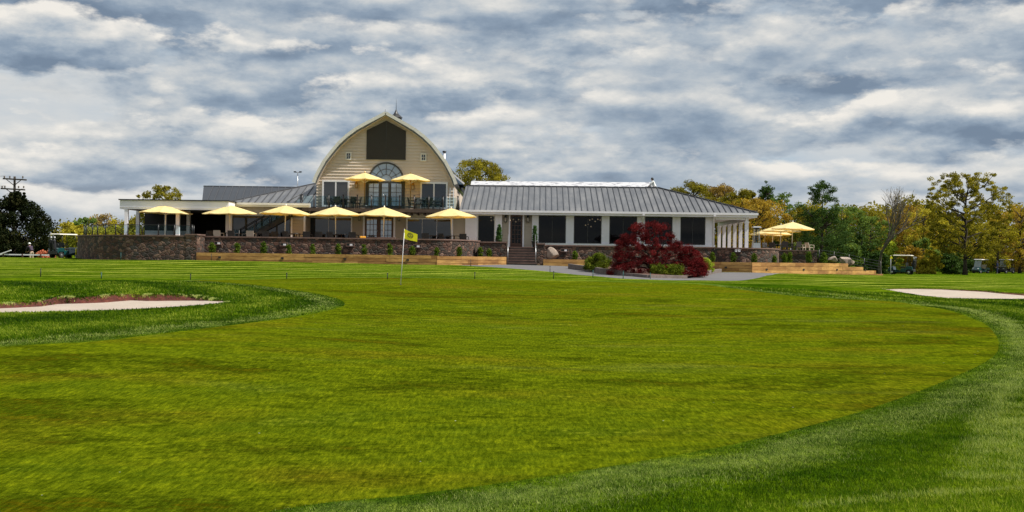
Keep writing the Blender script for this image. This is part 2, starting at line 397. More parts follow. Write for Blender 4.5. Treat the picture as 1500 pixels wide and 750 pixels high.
def base_z(xy):
    xy = np.atleast_2d(xy); out = np.empty(len(xy))
    for i in range(0, len(xy), 20000):
        q = xy[i:i+20000]
        r2 = ((q[:,None,:]-_A[None,:,:2])**2).sum(-1)
        z = _phi(r2) @ _W[:_n] + _W[_n]
        d = np.sqrt((q[:,0])**2+(q[:,1]-60)**2)
        w = np.clip((d-110)/90, 0, 1); w = w*w*(3-2*w)
        z = z*(1-w)+(-1.5+H)*w
        n = .035*np.sin(q[:,0]*.42+1.3*np.sin(q[:,1]*.17))*np.sin(q[:,1]*.33+.7) + .015*np.sin(q[:,0]*1.1+q[:,1]*.6)
        out[i:i+20000] = z + n*np.clip(q[:,1]/15, .3, 1)*.7
    return out
def gz(x, y): return float(base_z([(x, y)])[0])
def G(u, v, lo=4.0, hi=160.0):
    """where the view ray through a photo pixel first meets the ground"""
    Ds = np.geomspace(lo, hi, 500)
    p = np.array([(X(u,D,v), D) for D in Ds]); zr = np.array([Z(u,v,D) for D in Ds])
    below = np.where(zr < base_z(p))[0]
    if len(below) == 0: D = hi
    else:
        k = below[0]
        if k == 0: D = Ds[0]
        else:
            a, b = Ds[k-1], Ds[k]
            for _ in range(12):
                m = (a+b)/2
                if Z(u,v,m) < gz(X(u,m,v), m): b = m
                else: a = m
            D = b
    return (X(u,D,v), D)
def smooth_poly(pts, n=6):
    out = []; N = len(pts)
    for i in range(N):
        p0, p1, p2, p3 = [np.array(pts[(i+k-1) % N]) for k in range(4)]
        for j in range(n):
            t = j/n
            out.append(tuple(.5*((2*p1)+(-p0+p2)*t+(2*p0-5*p1+4*p2-p3)*t*t+(-p0+3*p1-3*p2+p3)*t**3)))
    return out
def inside(P2, poly):
    P2 = np.asarray(P2); poly = np.asarray(poly); x, y = P2[:,0], P2[:,1]; r = np.zeros(len(P2), bool)
    xj, yj = poly[-1]
    for xi, yi in poly:
        c = ((yi > y) != (yj > y)) & (x < (xj-xi)*(y-yi)/((yj-yi) if yj != yi else 1e-12)+xi)
        r ^= c; xj, yj = xi, yi
    return r
def dist_poly(P2, poly):
    P2 = np.asarray(P2); A = np.asarray(poly); B = np.roll(A, -1, axis=0); best = np.full(len(P2), 1e9)
    for a, b in zip(A, B):
        d = b-a; L2 = (d**2).sum()+1e-12
        t = np.clip(((P2-a) @ d)/L2, 0, 1); q = a+t[:,None]*d
        best = np.minimum(best, np.sqrt(((P2-q)**2).sum(-1)))
    return best

# the putting green
_g = [(0,508),(130,501),(250,487),(350,475),(440,463),(488,453),(505,446),(492,437),(450,428),(395,420),(340,415),(300,412.5)]
gp = [G(u,v) for u,v in _g]
gp += [(X(285,49),49),(X(400,50),50.2),(X(600,50),50.5),(X(840,50.5),50.5)]
gp += [G(u,v) for u,v in [(1000,415),(1080,423.5),(1170,434),(1250,438.5),(1317,442.5),(1383,453),(1433,470),(1458,490),(1463,508),(1455,522),(1425,540),(1370,564),(1300,590),(1200,620),(1100,645),(1000,665),(800,698),(600,725),(400,748)]]
gp += [(-3.2,5.4),(-7,4.5),(-11,5.5),(-13,9)]
GREEN = smooth_poly(gp, 6)
# bunkers: (grass edge, sand edge)
def bunker(back, front):
    outer = []; inner = []; zin = []
    for u, vo, vi in back:
        x, y = G(u, vo); outer.append((x, y)); D = y-.22
        inner.append((X(u,D,vi), D)); zin.append(min(Z(u,vi,D), gz(x, D)-.02))
    for u, v in front:
        x, y = G(u, v); outer.append((x, y)); D = y+.12
        inner.append((x*(D/y), D)); zin.append(gz(x, y)-.07)
    nb = len(back); o2 = []; i2 = []; z2 = []; rr = random.Random(nb)
    for j in range(len(outer)):
        o2.append(outer[j]); i2.append(inner[j]); z2.append(zin[j])
        if j < nb-1:
            for t in (.25,.5,.75):
                a = rr.gauss(0,.07); b = rr.gauss(0,.05)
                o2.append((outer[j][0]*(1-t)+outer[j+1][0]*t, outer[j][1]*(1-t)+outer[j+1][1]*t+a)); i2.append((inner[j][0]*(1-t)+inner[j+1][0]*t, inner[j][1]*(1-t)+inner[j+1][1]*t+min(b,a+.1))); z2.append(zin[j]*(1-t)+zin[j+1]*t)
    return o2, i2, np.array(z2)
bl_o, bl_i, bl_z = bunker([(-90,447,452),(-30,446,453),(30,443,450.5),(60,441,449),(85,434,445.5),(115,435.5,444.5),(150,432.5,443.5),(190,430.5,440),(215,431.5,441),(250,431,440.8),(285,432.8,440.4),(305,436.5,440.6),(320,439.6,441.5)],
   [(331,442),(318,444.6),(300,446.5),(250,450),(180,453.5),(100,456),(40,457.5),(0,458),(-90,460)])
br_o, br_i, br_z = bunker([(1310,422.8,423.4),(1345,422.5,423.6),(1380,423,424.2),(1410,424.3,426),(1440,425.5,427.5),(1470,428,430.5),(1500,430,433),(1560,431,434)],
   [(1590,437.5),(1500,437.7),(1430,437.6),(1390,436.8),(1350,433),(1320,428),(1290,422.6)])
def inner_z(q, pts, zs):
    q = np.asarray(q); d = np.sqrt(((q[:,None,:]-np.asarray(pts)[None])**2).sum(-1))+.15
    w = d**-3.0; return (w*zs).sum(1)/w.sum(1)
# asphalt path
_p = [(684,388.3),(740,388.8),(800,389.6),(850,392),(905,397)]
pp = [(X(660,77),77.4),(X(700,78.6),78.6),(X(748,79),79),(X(800,79),79),(X(870,78.5),78.5),(X(940,78),78),(X(1040,77.6),77.6),(X(1100,77.3),77.3),(X(1150,78.5),78.5)]
pp += [G(u,v) for u,v in [(1135,401.5),(1118,405),(1092,410.2),(1050,411),(1000,410.5),(955,409.5),(905,407.5),(860,403.5),(815,399),(770,394.8),(725,391.5),(690,389.5)]]
PATH = smooth_poly(pp, 4)

def terr(q):
    q = np.atleast_2d(q); z = base_z(q)
    for o, i, zs in ((bl_o, bl_i, bl_z), (br_o, br_i, br_z)):
        io = inside(q, o); ii = inside(q, i)
        if io.any():
            do = dist_poly(q[io], o); di = dist_poly(q[io], i); zi = inner_z(q[io], i, zs)
            s = sub = ii[io]
            t = do/(do+di+1e-6)
            zz = np.where(s, zi+.02*np.sin(q[io][:,0]*3)*np.clip(di*2,0,1), z[io]*(1-t)+zi*t); z[io] = zz
    return z

rng = np.random.default_rng(7)
random.seed(7)
pts = []
ang_f = np.radians(np.arange(-29, 29.01, .28)); ang_c = np.radians(np.concatenate([np.arange(-180,-29,5), np.arange(31,180,5)]))
rings = list(np.geomspace(2.2, 24, 75))+list(np.arange(24.4, 56, .42))+list(np.arange(57, 100, 1.3))+list(np.geomspace(102, 1500, 26))
for r in rings:
    st = 1 if r > 20 else (2 if r > 8 else 3)
    for a in ang_f[::st]: pts.append((r*sin(a), r*cos(a)))
    for a in ang_c[::(1 if r > 6 else 3)]: pts.append((r*sin(a), r*cos(a)))
pts = np.array(pts); pts[:,:2] += 0.0
# extra points on the bunker slopes
for o in (bl_o, br_o):
    o = np.array(o); lo = o.min(0); hi = o.max(0)
    gx, gy = np.meshgrid(np.arange(lo[0], hi[0], .28), np.arange(lo[1], hi[1], .16)); e = np.stack([gx.ravel(), gy.ravel()], 1)
    e = e[inside(e, o)]; pts = np.concatenate([pts[~inside(pts, o)], e])
polys = [GREEN, bl_o, bl_i, br_o, br_i, PATH]
keep = np.ones(len(pts), bool)
for pl in polys: keep &= dist_poly(pts, pl) > .06
pts = pts[keep]
cv = [Vector(p) for p in pts]; ce = []
for pl in polys:
    s0 = len(cv); n = len(pl); cv += [Vector((float(a), float(b))) for a, b in pl]; ce += [(s0+i, s0+(i+1) % n) for i in range(n)]
ov, oe, of, *_ = delaunay_2d_cdt(cv, ce, [], 0, 1e-5)
OV = np.array([(v.x, v.y) for v in ov]); OF = np.array([f for f in of if len(f) == 3])
cen = OV[OF].mean(1)
inG = inside(cen, GREEN); inP = inside(cen, PATH) & ~inG
inLo, inLi, inRo, inRi = [inside(cen, p) for p in (bl_o, bl_i, br_o, br_i)]
sandm = inLi | inRi; bank = (inLo | inRo) & ~sandm
rest = ~(inG | inP | sandm | bank)
ZZ = terr(OV)
gd = dist_poly(OV, GREEN)
def sub(name, mask, mat, dz=0.0):
    f = OF[mask]; used, inv = np.unique(f, return_inverse=True); f2 = inv.reshape(-1, 3)
    V = np.column_stack([OV[used], ZZ[used]+dz])
    n = np.cross(V[f2[:,1]]-V[f2[:,0]], V[f2[:,2]]-V[f2[:,0]])[:,2] < 0
    f2[n] = f2[n][:, ::-1]
    o = raw(name, V, f2, mat, attrs={'gd': gd[used]}, smooth=True); o['kind'] = 'structure'; return o

def green_mat():
    t = NT('putting_turf'); v = t.coord('Object')
    big = t.noise(.12, 4, .6, t.coord('Object', (.7,1.3,1))); mid = t.noise(.9, 5, .65, t.coord('Object', (.55,1,1), (0,0,.35)))
    fine = t.noise(14, 4, .7, t.coord('Object', (.6,1,1))); vf = t.noise(70, 3, .7, v)
    f = t.math('ADD', t.math('MULTIPLY', big, .45), t.math('ADD', t.math('MULTIPLY', mid, .35), t.math('MULTIPLY', fine, .2)))
    c = t.ramp(f, [(.36,(.090,.068,.002)),(.44,(.042,.062,.002)),(.50,(.088,.116,.003)),(.56,(.058,.088,.003)),(.63,(.17,.195,.012))])
    # browner towards dry patches
    dry = t.noise(.35, 5, .6, t.coord('Object', (.6,1,1), (0,0,-.2)))
    c = t.mix(t.ramp(dry, [(.50,0.0),(.66,.38)]), c, (.125,.095,.006))
    c = t.mix(t.ramp(t.noise(.5, 3, .6, t.coord('Object', (.3,1.2,1), (0,0,.5))), [(.6,0.0),(.78,.12)]), c, (.2,.2,.08))
    c = t.mix(.75, c, t.ramp(vf, [(.3,(.45,.48,.4)),(.68,(1.35,1.3,1.2))]), 'MULTIPLY')
    c = t.mix(.5, c, t.ramp(fine, [(.3,(.65,.68,.6)),(.68,(1.25,1.2,1.2))]), 'MULTIPLY')
    tx = t.noise(3.2, 7, .78, t.coord('Object', (.8,1,1), (0,0,.3))); c = t.mix(.75, c, t.ramp(tx, [(.36,(.5,.56,.5)),(.5,(1,1,1)),(.64,(1.5,1.4,1.2))]), 'MULTIPLY')
    gr = t.noise(1.0, 5, .8, t.coord('Object', (26,4.2,1))); c = t.mix(.9, c, t.ramp(gr, [(.34,(.38,.45,.4)),(.5,(.95,.97,.95)),(.66,(1.8,1.65,1.5))]), 'MULTIPLY')
    # tiny pale specks
    vo = t.N('ShaderNodeTexVoronoi'); vo.inputs['Scale'].default_value = 2.2; t.L(v, vo.inputs['Vector'])
    c = t.mix(t.ramp(vo.outputs['Distance'], [(.012,.8),(.022,0.0)]), c, (.6,.6,.5))
    t.base(c); t.set(Roughness=1); t.b.inputs['Specular IOR Level'].default_value = 0
    hb = t.math('ADD', t.math('MULTIPLY', fine, .5), vf); t.bump(hb, .6, .02); return t.mat
def rough_mat():
    t = NT('rough_turf'); v = t.coord('Object'); gdv = t.attr('gd')
    big = t.noise(.15, 4, .6, v); mid = t.noise(1.1, 5, .65, t.coord('Object', (.6,1.2,1)))
    fine = t.noise(9, 5, .7, v); vf = t.noise(45, 3, .7, v)
    f = t.math('ADD', t.math('MULTIPLY', big, .4), t.math('ADD', t.math('MULTIPLY', mid, .35), t.math('MULTIPLY', fine, .25)))
    c = t.ramp(f, [(.36,(.010,.036,.001)),(.45,(.032,.078,.002)),(.54,(.072,.130,.003)),(.64,(.17,.235,.012))])
    # mown bands on the lawn below the terrace wall
    wv = t.N('ShaderNodeTexWave', bands_direction='Y'); wv.inputs['Scale'].default_value = .13; wv.inputs['Distortion'].default_value = 3.5
    wv.inputs['Detail'].default_value = 4; wv.inputs['Detail Scale'].default_value = .6
    t.L(t.coord('Object', (.35,1,1)), wv.inputs['Vector'])
    st = t.noise(1.0, 4, .7, t.coord('Object', (.22,2.1,1), (0,0,.04)))
    sp = t.N('ShaderNodeSeparateXYZ'); t.L(v, sp.inputs[0])
    yz = t.ramp(t.math('DIVIDE', sp.outputs[1], 200), [(.25,0.0),(.275,1.0),(.43,1.0),(.47,.35)])
    streak = t.ramp(t.math('ADD', t.math('MULTIPLY', wv.outputs['Fac'], .16), t.math('MULTIPLY', st, .84)), [(.38,(.018,.050,.001)),(.47,(.050,.100,.003)),(.53,(.090,.145,.006)),(.62,(.22,.27,.04))])
    c = t.mix(yz, c, streak)
    # mown collar next to the green, bent-grass sheen painted in as paler colour
    cn = t.noise(.7, 5, .7, t.coord('Object', (1,1,1)))
    sheen_band = t.ramp(t.math('ADD', gdv, t.math('MULTIPLY', t.math('SUBTRACT', cn, .5), 1.6)), [(.05,.05),(.25,.4),(.6,.3),(1.0,0.0)])
    c = t.mix(sheen_band, c, (.15,.21,.05))
    tx = t.noise(2.6, 7, .75, t.coord('Object', (.7,1,1))); c = t.mix(.8, c, t.ramp(tx, [(.36,(.5,.55,.5)),(.5,(1,1,1)),(.64,(1.6,1.45,1.3))]), 'MULTIPLY')
    gr = t.noise(1.0, 5, .8, t.coord('Object', (18,3.2,1))); c = t.mix(.8, c, t.ramp(gr, [(.34,(.4,.45,.4)),(.5,(1,1,1)),(.66,(1.8,1.6,1.5))]), 'MULTIPLY')
    c = t.mix(.7, c, t.ramp(vf, [(.3,(.45,.45,.4)),(.68,(1.5,1.4,1.4))]), 'MULTIPLY')
    t.base(c); t.set(Roughness=1); t.b.inputs['Specular IOR Level'].default_value = 0
    t.bump(t.math('ADD', t.math('MULTIPLY', fine, .8), vf), .9, .05); return t.mat
M['green'] = green_mat(); M['rough'] = rough_mat()
ground = sub('ground', rest, M['rough']); sub('putting_green', inG, M['green']); sub('path', inP, M['asphalt'])
sub('bunker_sand', sandm, M['sand']); sub('bunker_bank', bank, M['redsoil'])

# ---------------------------------------------------------------- grass blades
def blade_mat():
    t = NT('grass_blade'); r = t.attr('rnd'); p = t.attr('pale')
    c = t.ramp(r, [(0,(.008,.036,.001)),(.42,(.052,.118,.002)),(.76,(.145,.235,.005)),(1,(.42,.47,.05))])
    c = t.mix(p, c, (.50,.56,.16)); t.base(c); t.set(Roughness=.6); t.b.inputs['Specular IOR Level'].default_value = .05
    tl = t.N('ShaderNodeBsdfTranslucent'); t.L(c, tl.inputs[0])
    mx = t.N('ShaderNodeMixShader'); mx.inputs[0].default_value = .35
    t.L(t.b.outputs[0], mx.inputs[1]); t.L(tl.outputs[0], mx.inputs[2]); t.L(mx.outputs[0], t.out.inputs[0]); return t.mat
M['blade'] = blade_mat()
_pn = [(rng.uniform(.5,1.8), rng.uniform(.5,1.8), rng.uniform(0,6.3)) for _ in range(8)]
def pnoise(q, s=1.0):
    o = np.zeros(len(q))
    for i, (a, b, c) in enumerate(_pn):
        o += np.sin(q[:,0]*a*s*(1+.3*i)+c+1.5*np.sin(q[:,1]*b*s))*np.cos(q[:,1]*b*s*(1+.2*i)-c)/(1+.3*i)
    return o/3.2
LIT_STREAKS = [([G(u,v) for u,v in l], w) for l, w in (  # bright lit bands of the rough, put into the blade colour
    ([(1210,662),(1120,672),(1040,682),(960,694),(870,708),(760,726),(650,745)], .16),
    ([(960,680),(860,698),(760,714),(640,732)], .12),
    ([(1500,545),(1470,580),(1452,620),(1440,660),(1425,700)], .22), ([(1530,590),(1500,640),(1480,700)], .25),
    ([(1475,470),(1492,500),(1500,520)], .3), ([(1210,430),(1290,441),(1400,451),(1470,470)], .35),
    ([(1500,715),(1380,722),(1260,733),(1180,742)], .10))]
def blades():
    Q = []; S = []
    def scatter(n, D0, D1, size, umin=-30, umax=1530):
        # uniform on ground inside the view wedge (with a margin), rejecting green, sand, path
        D = np.sqrt(rng.uniform(D0**2, D1**2, n)); u = rng.uniform(umin-120, umax+150, n)
        x = (u-750)/F*D; q = np.column_stack([x, D])
        ok = ~(inside(q, GREEN) | inside(q, PATH) | inside(q, bl_o) | inside(q, br_o))
        q = q[ok]; Q.append(q); S.append(np.full(len(q), size)*rng.uniform(.6, 1.3, len(q)))
    scatter(640000, 5.0, 14, .027); scatter(420000, 14, 24, .034); scatter(330000, 24, 38, .045); scatter(110000, 38, 47, .055)
    # dry pale tufts along the broken left lip
    # fringe of grass hanging over the bunker lips
    for o, n, sz in ((bl_o, 7000, .065), (br_o, 6000, .05)):
        o = np.array(o); k = rng.integers(0, len(o), n); a = o[k]; b = np.roll(o, -1, axis=0)[k]; t = rng.uniform(0,1,n)[:,None]
        q = a*(1-t)+b*t+rng.normal(0, .05, (n,2)); ok = ~inside(q, bl_i) & ~inside(q, br_i); Q.append(q[ok]); S.append(np.full(ok.sum(), sz)*rng.uniform(.5, 1.5, ok.sum()))
    Q = np.concatenate(Q); S = np.concatenate(S); n = len(Q)
    z = terr(Q); an = rng.uniform(0, 2*pi, n); w = S*rng.uniform(.09, .16, n)*np.clip(Q[:,1]/9, 1, 3.5)**.8
    g = dist_poly(Q, GREEN); lean = rng.normal(0, .45, (n,2))+np.array([-.12,-.1])
    lp = pnoise(Q, .55); db = np.minimum(dist_poly(Q, bl_o), dist_poly(Q, br_o)); S = S*(1+.25*lp+.3*pnoise(Q, 4.4))*np.clip(.45+g*.5, .45, 1.0)*np.clip(.45+db, .45, 1)
    cx, cy = np.cos(an)*w/2, np.sin(an)*w/2
    V = np.empty((n,3,3))
    V[:,0] = np.column_stack([Q[:,0]-cx, Q[:,1]-cy, z-.004]); V[:,1] = np.column_stack([Q[:,0]+cx, Q[:,1]+cy, z-.004])
    V[:,2] = np.column_stack([Q[:,0]+lean[:,0]*S, Q[:,1]+lean[:,1]*S, z+S])
    mow = np.sin(np.clip(g,0,9)*1.9-2.6+.9*pnoise(Q, .35)); r = np.clip(rng.beta(1.25, 1.75, n)+.20*lp+.26*pnoise(Q, 2.3)+.20*pnoise(Q, 6.1)+.24*mow, 0, 1)
    sheen_band = g + .5*pnoise(Q, 1.1)
    pale = (rng.random(n) < np.clip(.75-np.abs(sheen_band-.6)/.6, 0, 1)*(.55+.5*pnoise(Q, 3.1)))*rng.uniform(.4, 1, n) + (rng.random(n) < .015)*.5  # collar sheen painted as paler blades, plus a few scattered pale ones
    for line, wd in LIT_STREAKS:
        dl = dist_poly(Q, line+line[-2:0:-1]); k_ = np.clip(1.15-dl/wd+.8*pnoise(Q, 2.7), 0, 1); pale = np.maximum(pale, (rng.random(n) < k_*.6)*rng.uniform(.3,.9,n)); r = np.clip(r+.22*k_, 0, 1)
    dbl = dist_poly(Q, bl_o); tuft = (dbl < .14) & (pnoise(Q, 6.0) > .18) & (Q[:,1] > 28); pale = np.where(tuft, .9, pale)
    o = raw('grass', V.reshape(-1,3), np.arange(n*3).reshape(n,3), M['blade'], attrs={'rnd': np.repeat(r,3), 'pale': np.repeat(np.clip(pale,0,1),3)})
    T(o, 'short green rough grass around the putting green and bunkers', 'grass', kind='stuff')
blades()

# ---------------------------------------------------------------- foliage
def leaves(cent, rad, n, size, rg, flat=1.0, needle=1.0):
    """n leaf quads spread through clumps (cent (k,3), rad (k,))"""
    k = rg.integers(0, len(cent), n)
    d = rg.normal(0, 1, (n,3)); d /= np.linalg.norm(d, axis=1)[:,None]; r = rg.random(n)**.45
    p = cent[k]+d*(r*rad[k])[:,None]*np.array([1,1,flat])
    a = rg.normal(0,1,(n,3)); a /= np.linalg.norm(a,axis=1)[:,None]; b = np.cross(a, rg.normal(0,1,(n,3))); b /= np.linalg.norm(b,axis=1)[:,None]+1e-9
    s = size*rg.uniform(.6,1.35,n)[:,None]; a = a*s*.5; b = b*s*.5*needle
    V = np.stack([p-a, p-b*.8, p+a, p+b*.8], 1).reshape(-1,3)
    crn = rg.random(len(cent)); rnd = np.clip(.55*crn[k]+.45*rg.random(n), 0, 1)
    return V, np.arange(n*4).reshape(n,4), np.repeat(rnd, 4)
def profile(kind, t):
    if kind == 'round': return sqrt(max(0, 1-(2*t-1)**2))**.8
    if kind == 'egg': return max(.05, sin(pi*min(1, t**.75)))**.8
    if kind == 'cone': return (1-t)**.8*.95+.05
    if kind == 'pine': return ((1-t)**.55)*(.86+.14*sin(t*15))+.05
    if kind == 'vase': return .35+.65*sin(pi*min(1, .12+t*.8))
    if kind == 'mound': return sqrt(max(0, 1-t*t))
    return 1
def tree(name, u, vtop, D, wpx, leaf, kind='egg', base=None, trunk=.3, clumps=60, n=6000, size=.2, cr=.13, label='', cat='tree', group=None, bark='bark', seed=0, needle=1.0, flat=.8, depth=None, xy=None, gap=0.0, limbs=True, spikes=0):
    rg = np.random.default_rng(abs(seed+int(u)*13+7)); random.seed(seed+int(u))
    x, y = (X(u, D), D) if xy is None else xy
    z0 = gz(x, y)-.05 if base is None else base
    ztop = Z(u, vtop, D); h = ztop-z0; w = wpx/F*D/2; dp = w if depth is None else depth
    root = empty(name, (x, y, z0)); T(root, label, cat, group)
    cb = trunk*h; ch = h-cb; cent = []; rad = []
    R = cr*max(w*2, ch*.6)
    tries = 0
    if kind == 'pine':
        R = .085*max(w*2, ch*.5); lv = 17
        for j in range(lv):
            t = rg.random()**1.1; t = min(max(t, 0), .97); nb = 5 if t < .8 else 3; a0 = rg.uniform(0, 6.3)
            for q in range(nb):
                if rg.random() < .12: continue
                a = a0+2*pi*q/nb+rg.normal(0,.25); L = w*((1-t)**.45)*rg.uniform(.6,1.12)
                for f_ in (.38,.62,.82,1.0):
                    cent.append((cos(a)*L*f_+rg.normal(0,.08)*w*.5, sin(a)*min(L,dp*1.2)*f_, cb+ch*(t*.93)+L*f_*rg.uniform(.0,.45)+rg.normal(0,.25)*R)); rad.append(R*rg.uniform(.6,1.15)*(1.1-.25*f_))
        cent.append((0,0,h-R*.5)); rad.append(R*.6); clumps = len(cent)
    while len(cent) < clumps and tries < 5000:
        tries += 1
        t = rg.random(); t = t if kind not in ('cone','pine','mound') else t**1.25
        a = rg.uniform(0, 2*pi); rr = min(1.0, 1.15*profile(kind, t))*(rg.random()**.36)*(1+.14*sin(a*3+t*5)+.1*sin(a*5-t*9+seed))
        rr = min(rr, 1.0)
        c = (cos(a)*rr*(w-R*.5), sin(a)*rr*(dp-R*.5), cb+R*.4+t*(ch-R*1.1))
        cent.append(c); rad.append(R*rg.uniform(.55, 1.15))
    for _ in range(spikes):
        i = rg.integers(0, len(cent)); c = cent[i]
        if c[2] < h*.35: continue
        f_ = 1+.10*rg.random()
        for q_ in range(4): cent.append((c[0]*f_, c[1]*f_, min(c[2]+R*(.5+.42*q_), h*.99))); rad.append(R*(.42-.09*q_))
    cent = np.array(cent); rad = np.array(rad)
    V, Fq, rnd = leaves(cent, rad, n, size, rg, flat, needle)
    raw('crown', V, Fq, LM[leaf], parent=root, attrs={'rnd': rnd})
    b = MB(); tr = max(.03, h*.016)*(1.25 if bark == 'bark' else 1)
    k = 9; path = [(rg.normal(0,.012)*h*(i/k), rg.normal(0,.012)*h*(i/k), h*.93*i/k) for i in range(k+1)]; path[0] = (0,0,0)
    if h > 1.2: b.tube(path, [tr*(1.5 if i == 0 else 1.0)*(1-.9*i/k) for i in range(k+1)], 8)
    else: b.tube([(0,0,0),(0,0,h*.7)], [tr,tr*.4], 6)
    if limbs:
        for c, r in list(zip(cent, rad))[:min(len(cent), 46)]:
            zz = min(max(cb*.8, c[2]-.45*sqrt(c[0]**2+c[1]**2)-.3), h*.9); f = zz/(h*.93)*k; i = min(int(f), k-1); q = Vector(path[i]).lerp(Vector(path[i+1]), f-i)
            m = q.lerp(Vector(c), .55)+Vector((rg.normal(0,.05)*w, rg.normal(0,.05)*w, -.04*h*rg.random()))
            b.tube([q, m, c], [tr*.42, tr*.26, tr*.08], 5, cap=False)
    sv = OFF[root.name]; OFF[root.name] = (0,0,0); b.build('trunk', M[bark], root); OFF[root.name] = sv
    return root
# ---------------------------------------------------------------- clubhouse
DB = 84.2                                   # depth of the barn front
house = empty('clubhouse', (X(565,DB), DB, .9))
T(house, 'tan clubhouse with an arched barn gable, grey standing seam wing and flat white pavilion', 'clubhouse')
FL = 2.29                                   # terrace floor level
bx = lambda u: X(u, DB)
bz = lambda v, u=565: Z(u, v, DB)
def course_wall(mb, x0f, x1f, z0, z1, y, step=.235):
    """lap siding: every course leans out at its lower edge"""
    z = z0
    while z < z1-1e-4:
        zt = min(z+step, z1); a0, a1 = x0f(z), x1f(z); b0, b1 = x0f(zt), x1f(zt)
        if b1-b0 < .02: b0 = b1 = (a0+a1)/2
        mb.add([(a0,y-.06,z),(a1,y-.06,z),(b1,y,zt),(b0,y,zt)], [(0,1,2,3)])
        mb.add([(a0,y,z),(a1,y,z),(a1,y-.06,z),(a0,y-.06,z)], [(0,1,2,3)])
        z += step
prof = [(0,168),(28,183.5),(42,191.5),(56,202),(67.5,213),(78,226),(87.5,238.5),(95,252),(100,262),(103,270.5)]
PR = [(dx/F*DB, bz(v-2.43+.013*185, 565)) for dx, v in prof]
xc = bx(563.5)
def halfw(z):
    if z <= PR[-1][1]: return PR[-1][0]
    for (w0, z0), (w1, z1) in zip(PR[:-1], PR[1:]):
        if z1 <= z <= z0: return w0+(w1-w0)*(z0-z)/(z0-z1)
    return 0
ZD = Z(565, 305.5, 82.0)                     # balcony floor
wl = MB(); course_wall(wl, lambda z: xc-halfw(z)+.1, lambda z: xc+halfw(z)-.1, ZD+.02, PR[0][1]-.05, DB)
# solid core behind the siding and the side walls
core = [(xc-w+.12, z-.02) for w, z in PR[::-1]]+[(xc+w-.12, z-.02) for w, z in PR[1:]]
core = [(xc-PR[-1][0]+.12, ZD-.2)]+core+[(xc+PR[-1][0]-.12, ZD-.2)]
wl.prism(core, DB+.02, DB+17); wl.box(xc-PR[-1][0]+.12, xc+PR[-1][0]-.12, DB+1.25, DB+17, FL-1.4, ZD-.21)
wl.build('barn_wall', M['tan'], house)
# curved roof shell with standing seams
rf = MB(); outer = [(xc-w*1.0-(.03 if w else 0), z+.1) for w, z in PR[::-1]]+[(xc+w+.03, z+.1) for w, z in PR[1:]]
inner = [(xc-max(0,w-.16), z-.08) for w, z in PR[::-1]]+[(xc+max(0,w-.16), z-.08) for w, z in PR[1:]]
rf.prism(outer+inner[::-1], DB-.55, DB+17.4)
rf.cur = 1
for k in range(36):
    yy = DB-.4+k*.5
    for (x0,z0),(x1,z1) in zip(outer[:-1], outer[1:]): rf.bar((x0,yy,z0),(x1,yy,z1), .05, .08)
rf.build('barn_roof', [M['roofgrey'], M['roofseam']], house)
tr = MB()                                    # pale rake board along the arched edge
for (x0,z0),(x1,z1) in zip(outer[:-1], outer[1:]):
    tr.bar((x0,DB-.6,z0-.04),(x1,DB-.6,z1-.04), .1, .24)
tr.build('rake_trim', M['offwhite'], house)
sf = MB()
for (x0,z0),(x1,z1) in zip(inner[:-1], inner[1:]): sf.bar((x0,DB-.27,z0-.04),(x1,DB-.27,z1-.04), .5, .03)
sf.build('eave_soffit', M['tan'], house)
# cupola
cy = DB+4.5; cx = xc+.25; cz = PR[0][1]-.15
cp = MB(); cp.lathe([(.46,0),(.46,.42),(.52,.45),(.52,.5),(.4,.62),(.2,.8),(.1,.98),(.03,1.15)], (cx,cy,cz), 8)
cup = cp.build('cupola', M['black'], house)
q = MB(); q.tube([(cx,cy,cz+1.1),(cx,cy,cz+2.0)], [.025,.008], 6); q.build('finial', M['black'], cup)
q = MB(); q.tube([(xc-.15,DB+.4,PR[0][1]),(xc-.15,DB+.4,PR[0][1]+.45)], .02, 6); q.build('lightning_rod', M['black'], house)
# loft panel
q = MB(); q.prism([(bx(535),bz(233)),(bx(592.4),bz(233.4)),(bx(592.4),bz(191.8)),(bx(563.7),bz(176.8)),(bx(535),bz(191.4))][::-1], DB-.10, DB-.01)
pn = q.build('loft_panel', M['darkpanel'], house)
q = MB(); q.box(bx(534.6),bx(592.8),DB-.13,DB-.02,bz(233.9),bz(233.1)); q.box(bx(563.4),bx(564.1),DB-.115,DB-.1,bz(233),bz(178)); q.build('panel_trim', M['darkframe'], pn)
def window(x0, x1, z0, z1, y, nx=1, nz=1, frame=None, glass=None, fw=.1, mw=.035, xf=None, name='window', proud=.13, par=None):
    f = MB(xf); y0 = y-proud; y1 = y-.012
    f.box(x0,x0+fw,y0,y1,z0,z1); f.box(x1-fw,x1,y0,y1,z0,z1); f.box(x0+fw,x1-fw,y0,y1,z1-fw,z1); f.box(x0+fw,x1-fw,y0,y1,z0,z0+fw)
    for i in range(1, nx):
        xx = x0+fw+(x1-x0-2*fw)*i/nx; f.box(xx-mw/2,xx+mw/2,y0+.008,y1,z0+fw,z1-fw)
    for i in range(1, nz):
        zz = z0+fw+(z1-z0-2*fw)*i/nz; f.box(x0+fw,x1-fw,y0+.014,y1,zz-mw/2,zz+mw/2)
    o = f.build(name, frame or M['white'], par or house)
    if par is None:
        g = MB(xf); g.box(x0+fw*.8,x1-fw*.8,y-proud*.72,y-.05,z0+fw*.8,z1-fw*.8); g.build('pane', glass or M['glass'], o)
    return o
for u0, u1, v0, v1 in ((504.6,513,223,234.2),(614.4,622.8,225,236.2)):
    window(bx(u0),bx(u1),bz(v1,(u0+u1)/2),bz(v0,(u0+u1)/2),DB,2,2,M['offwhite'],M['glassmid'],.075,.02)
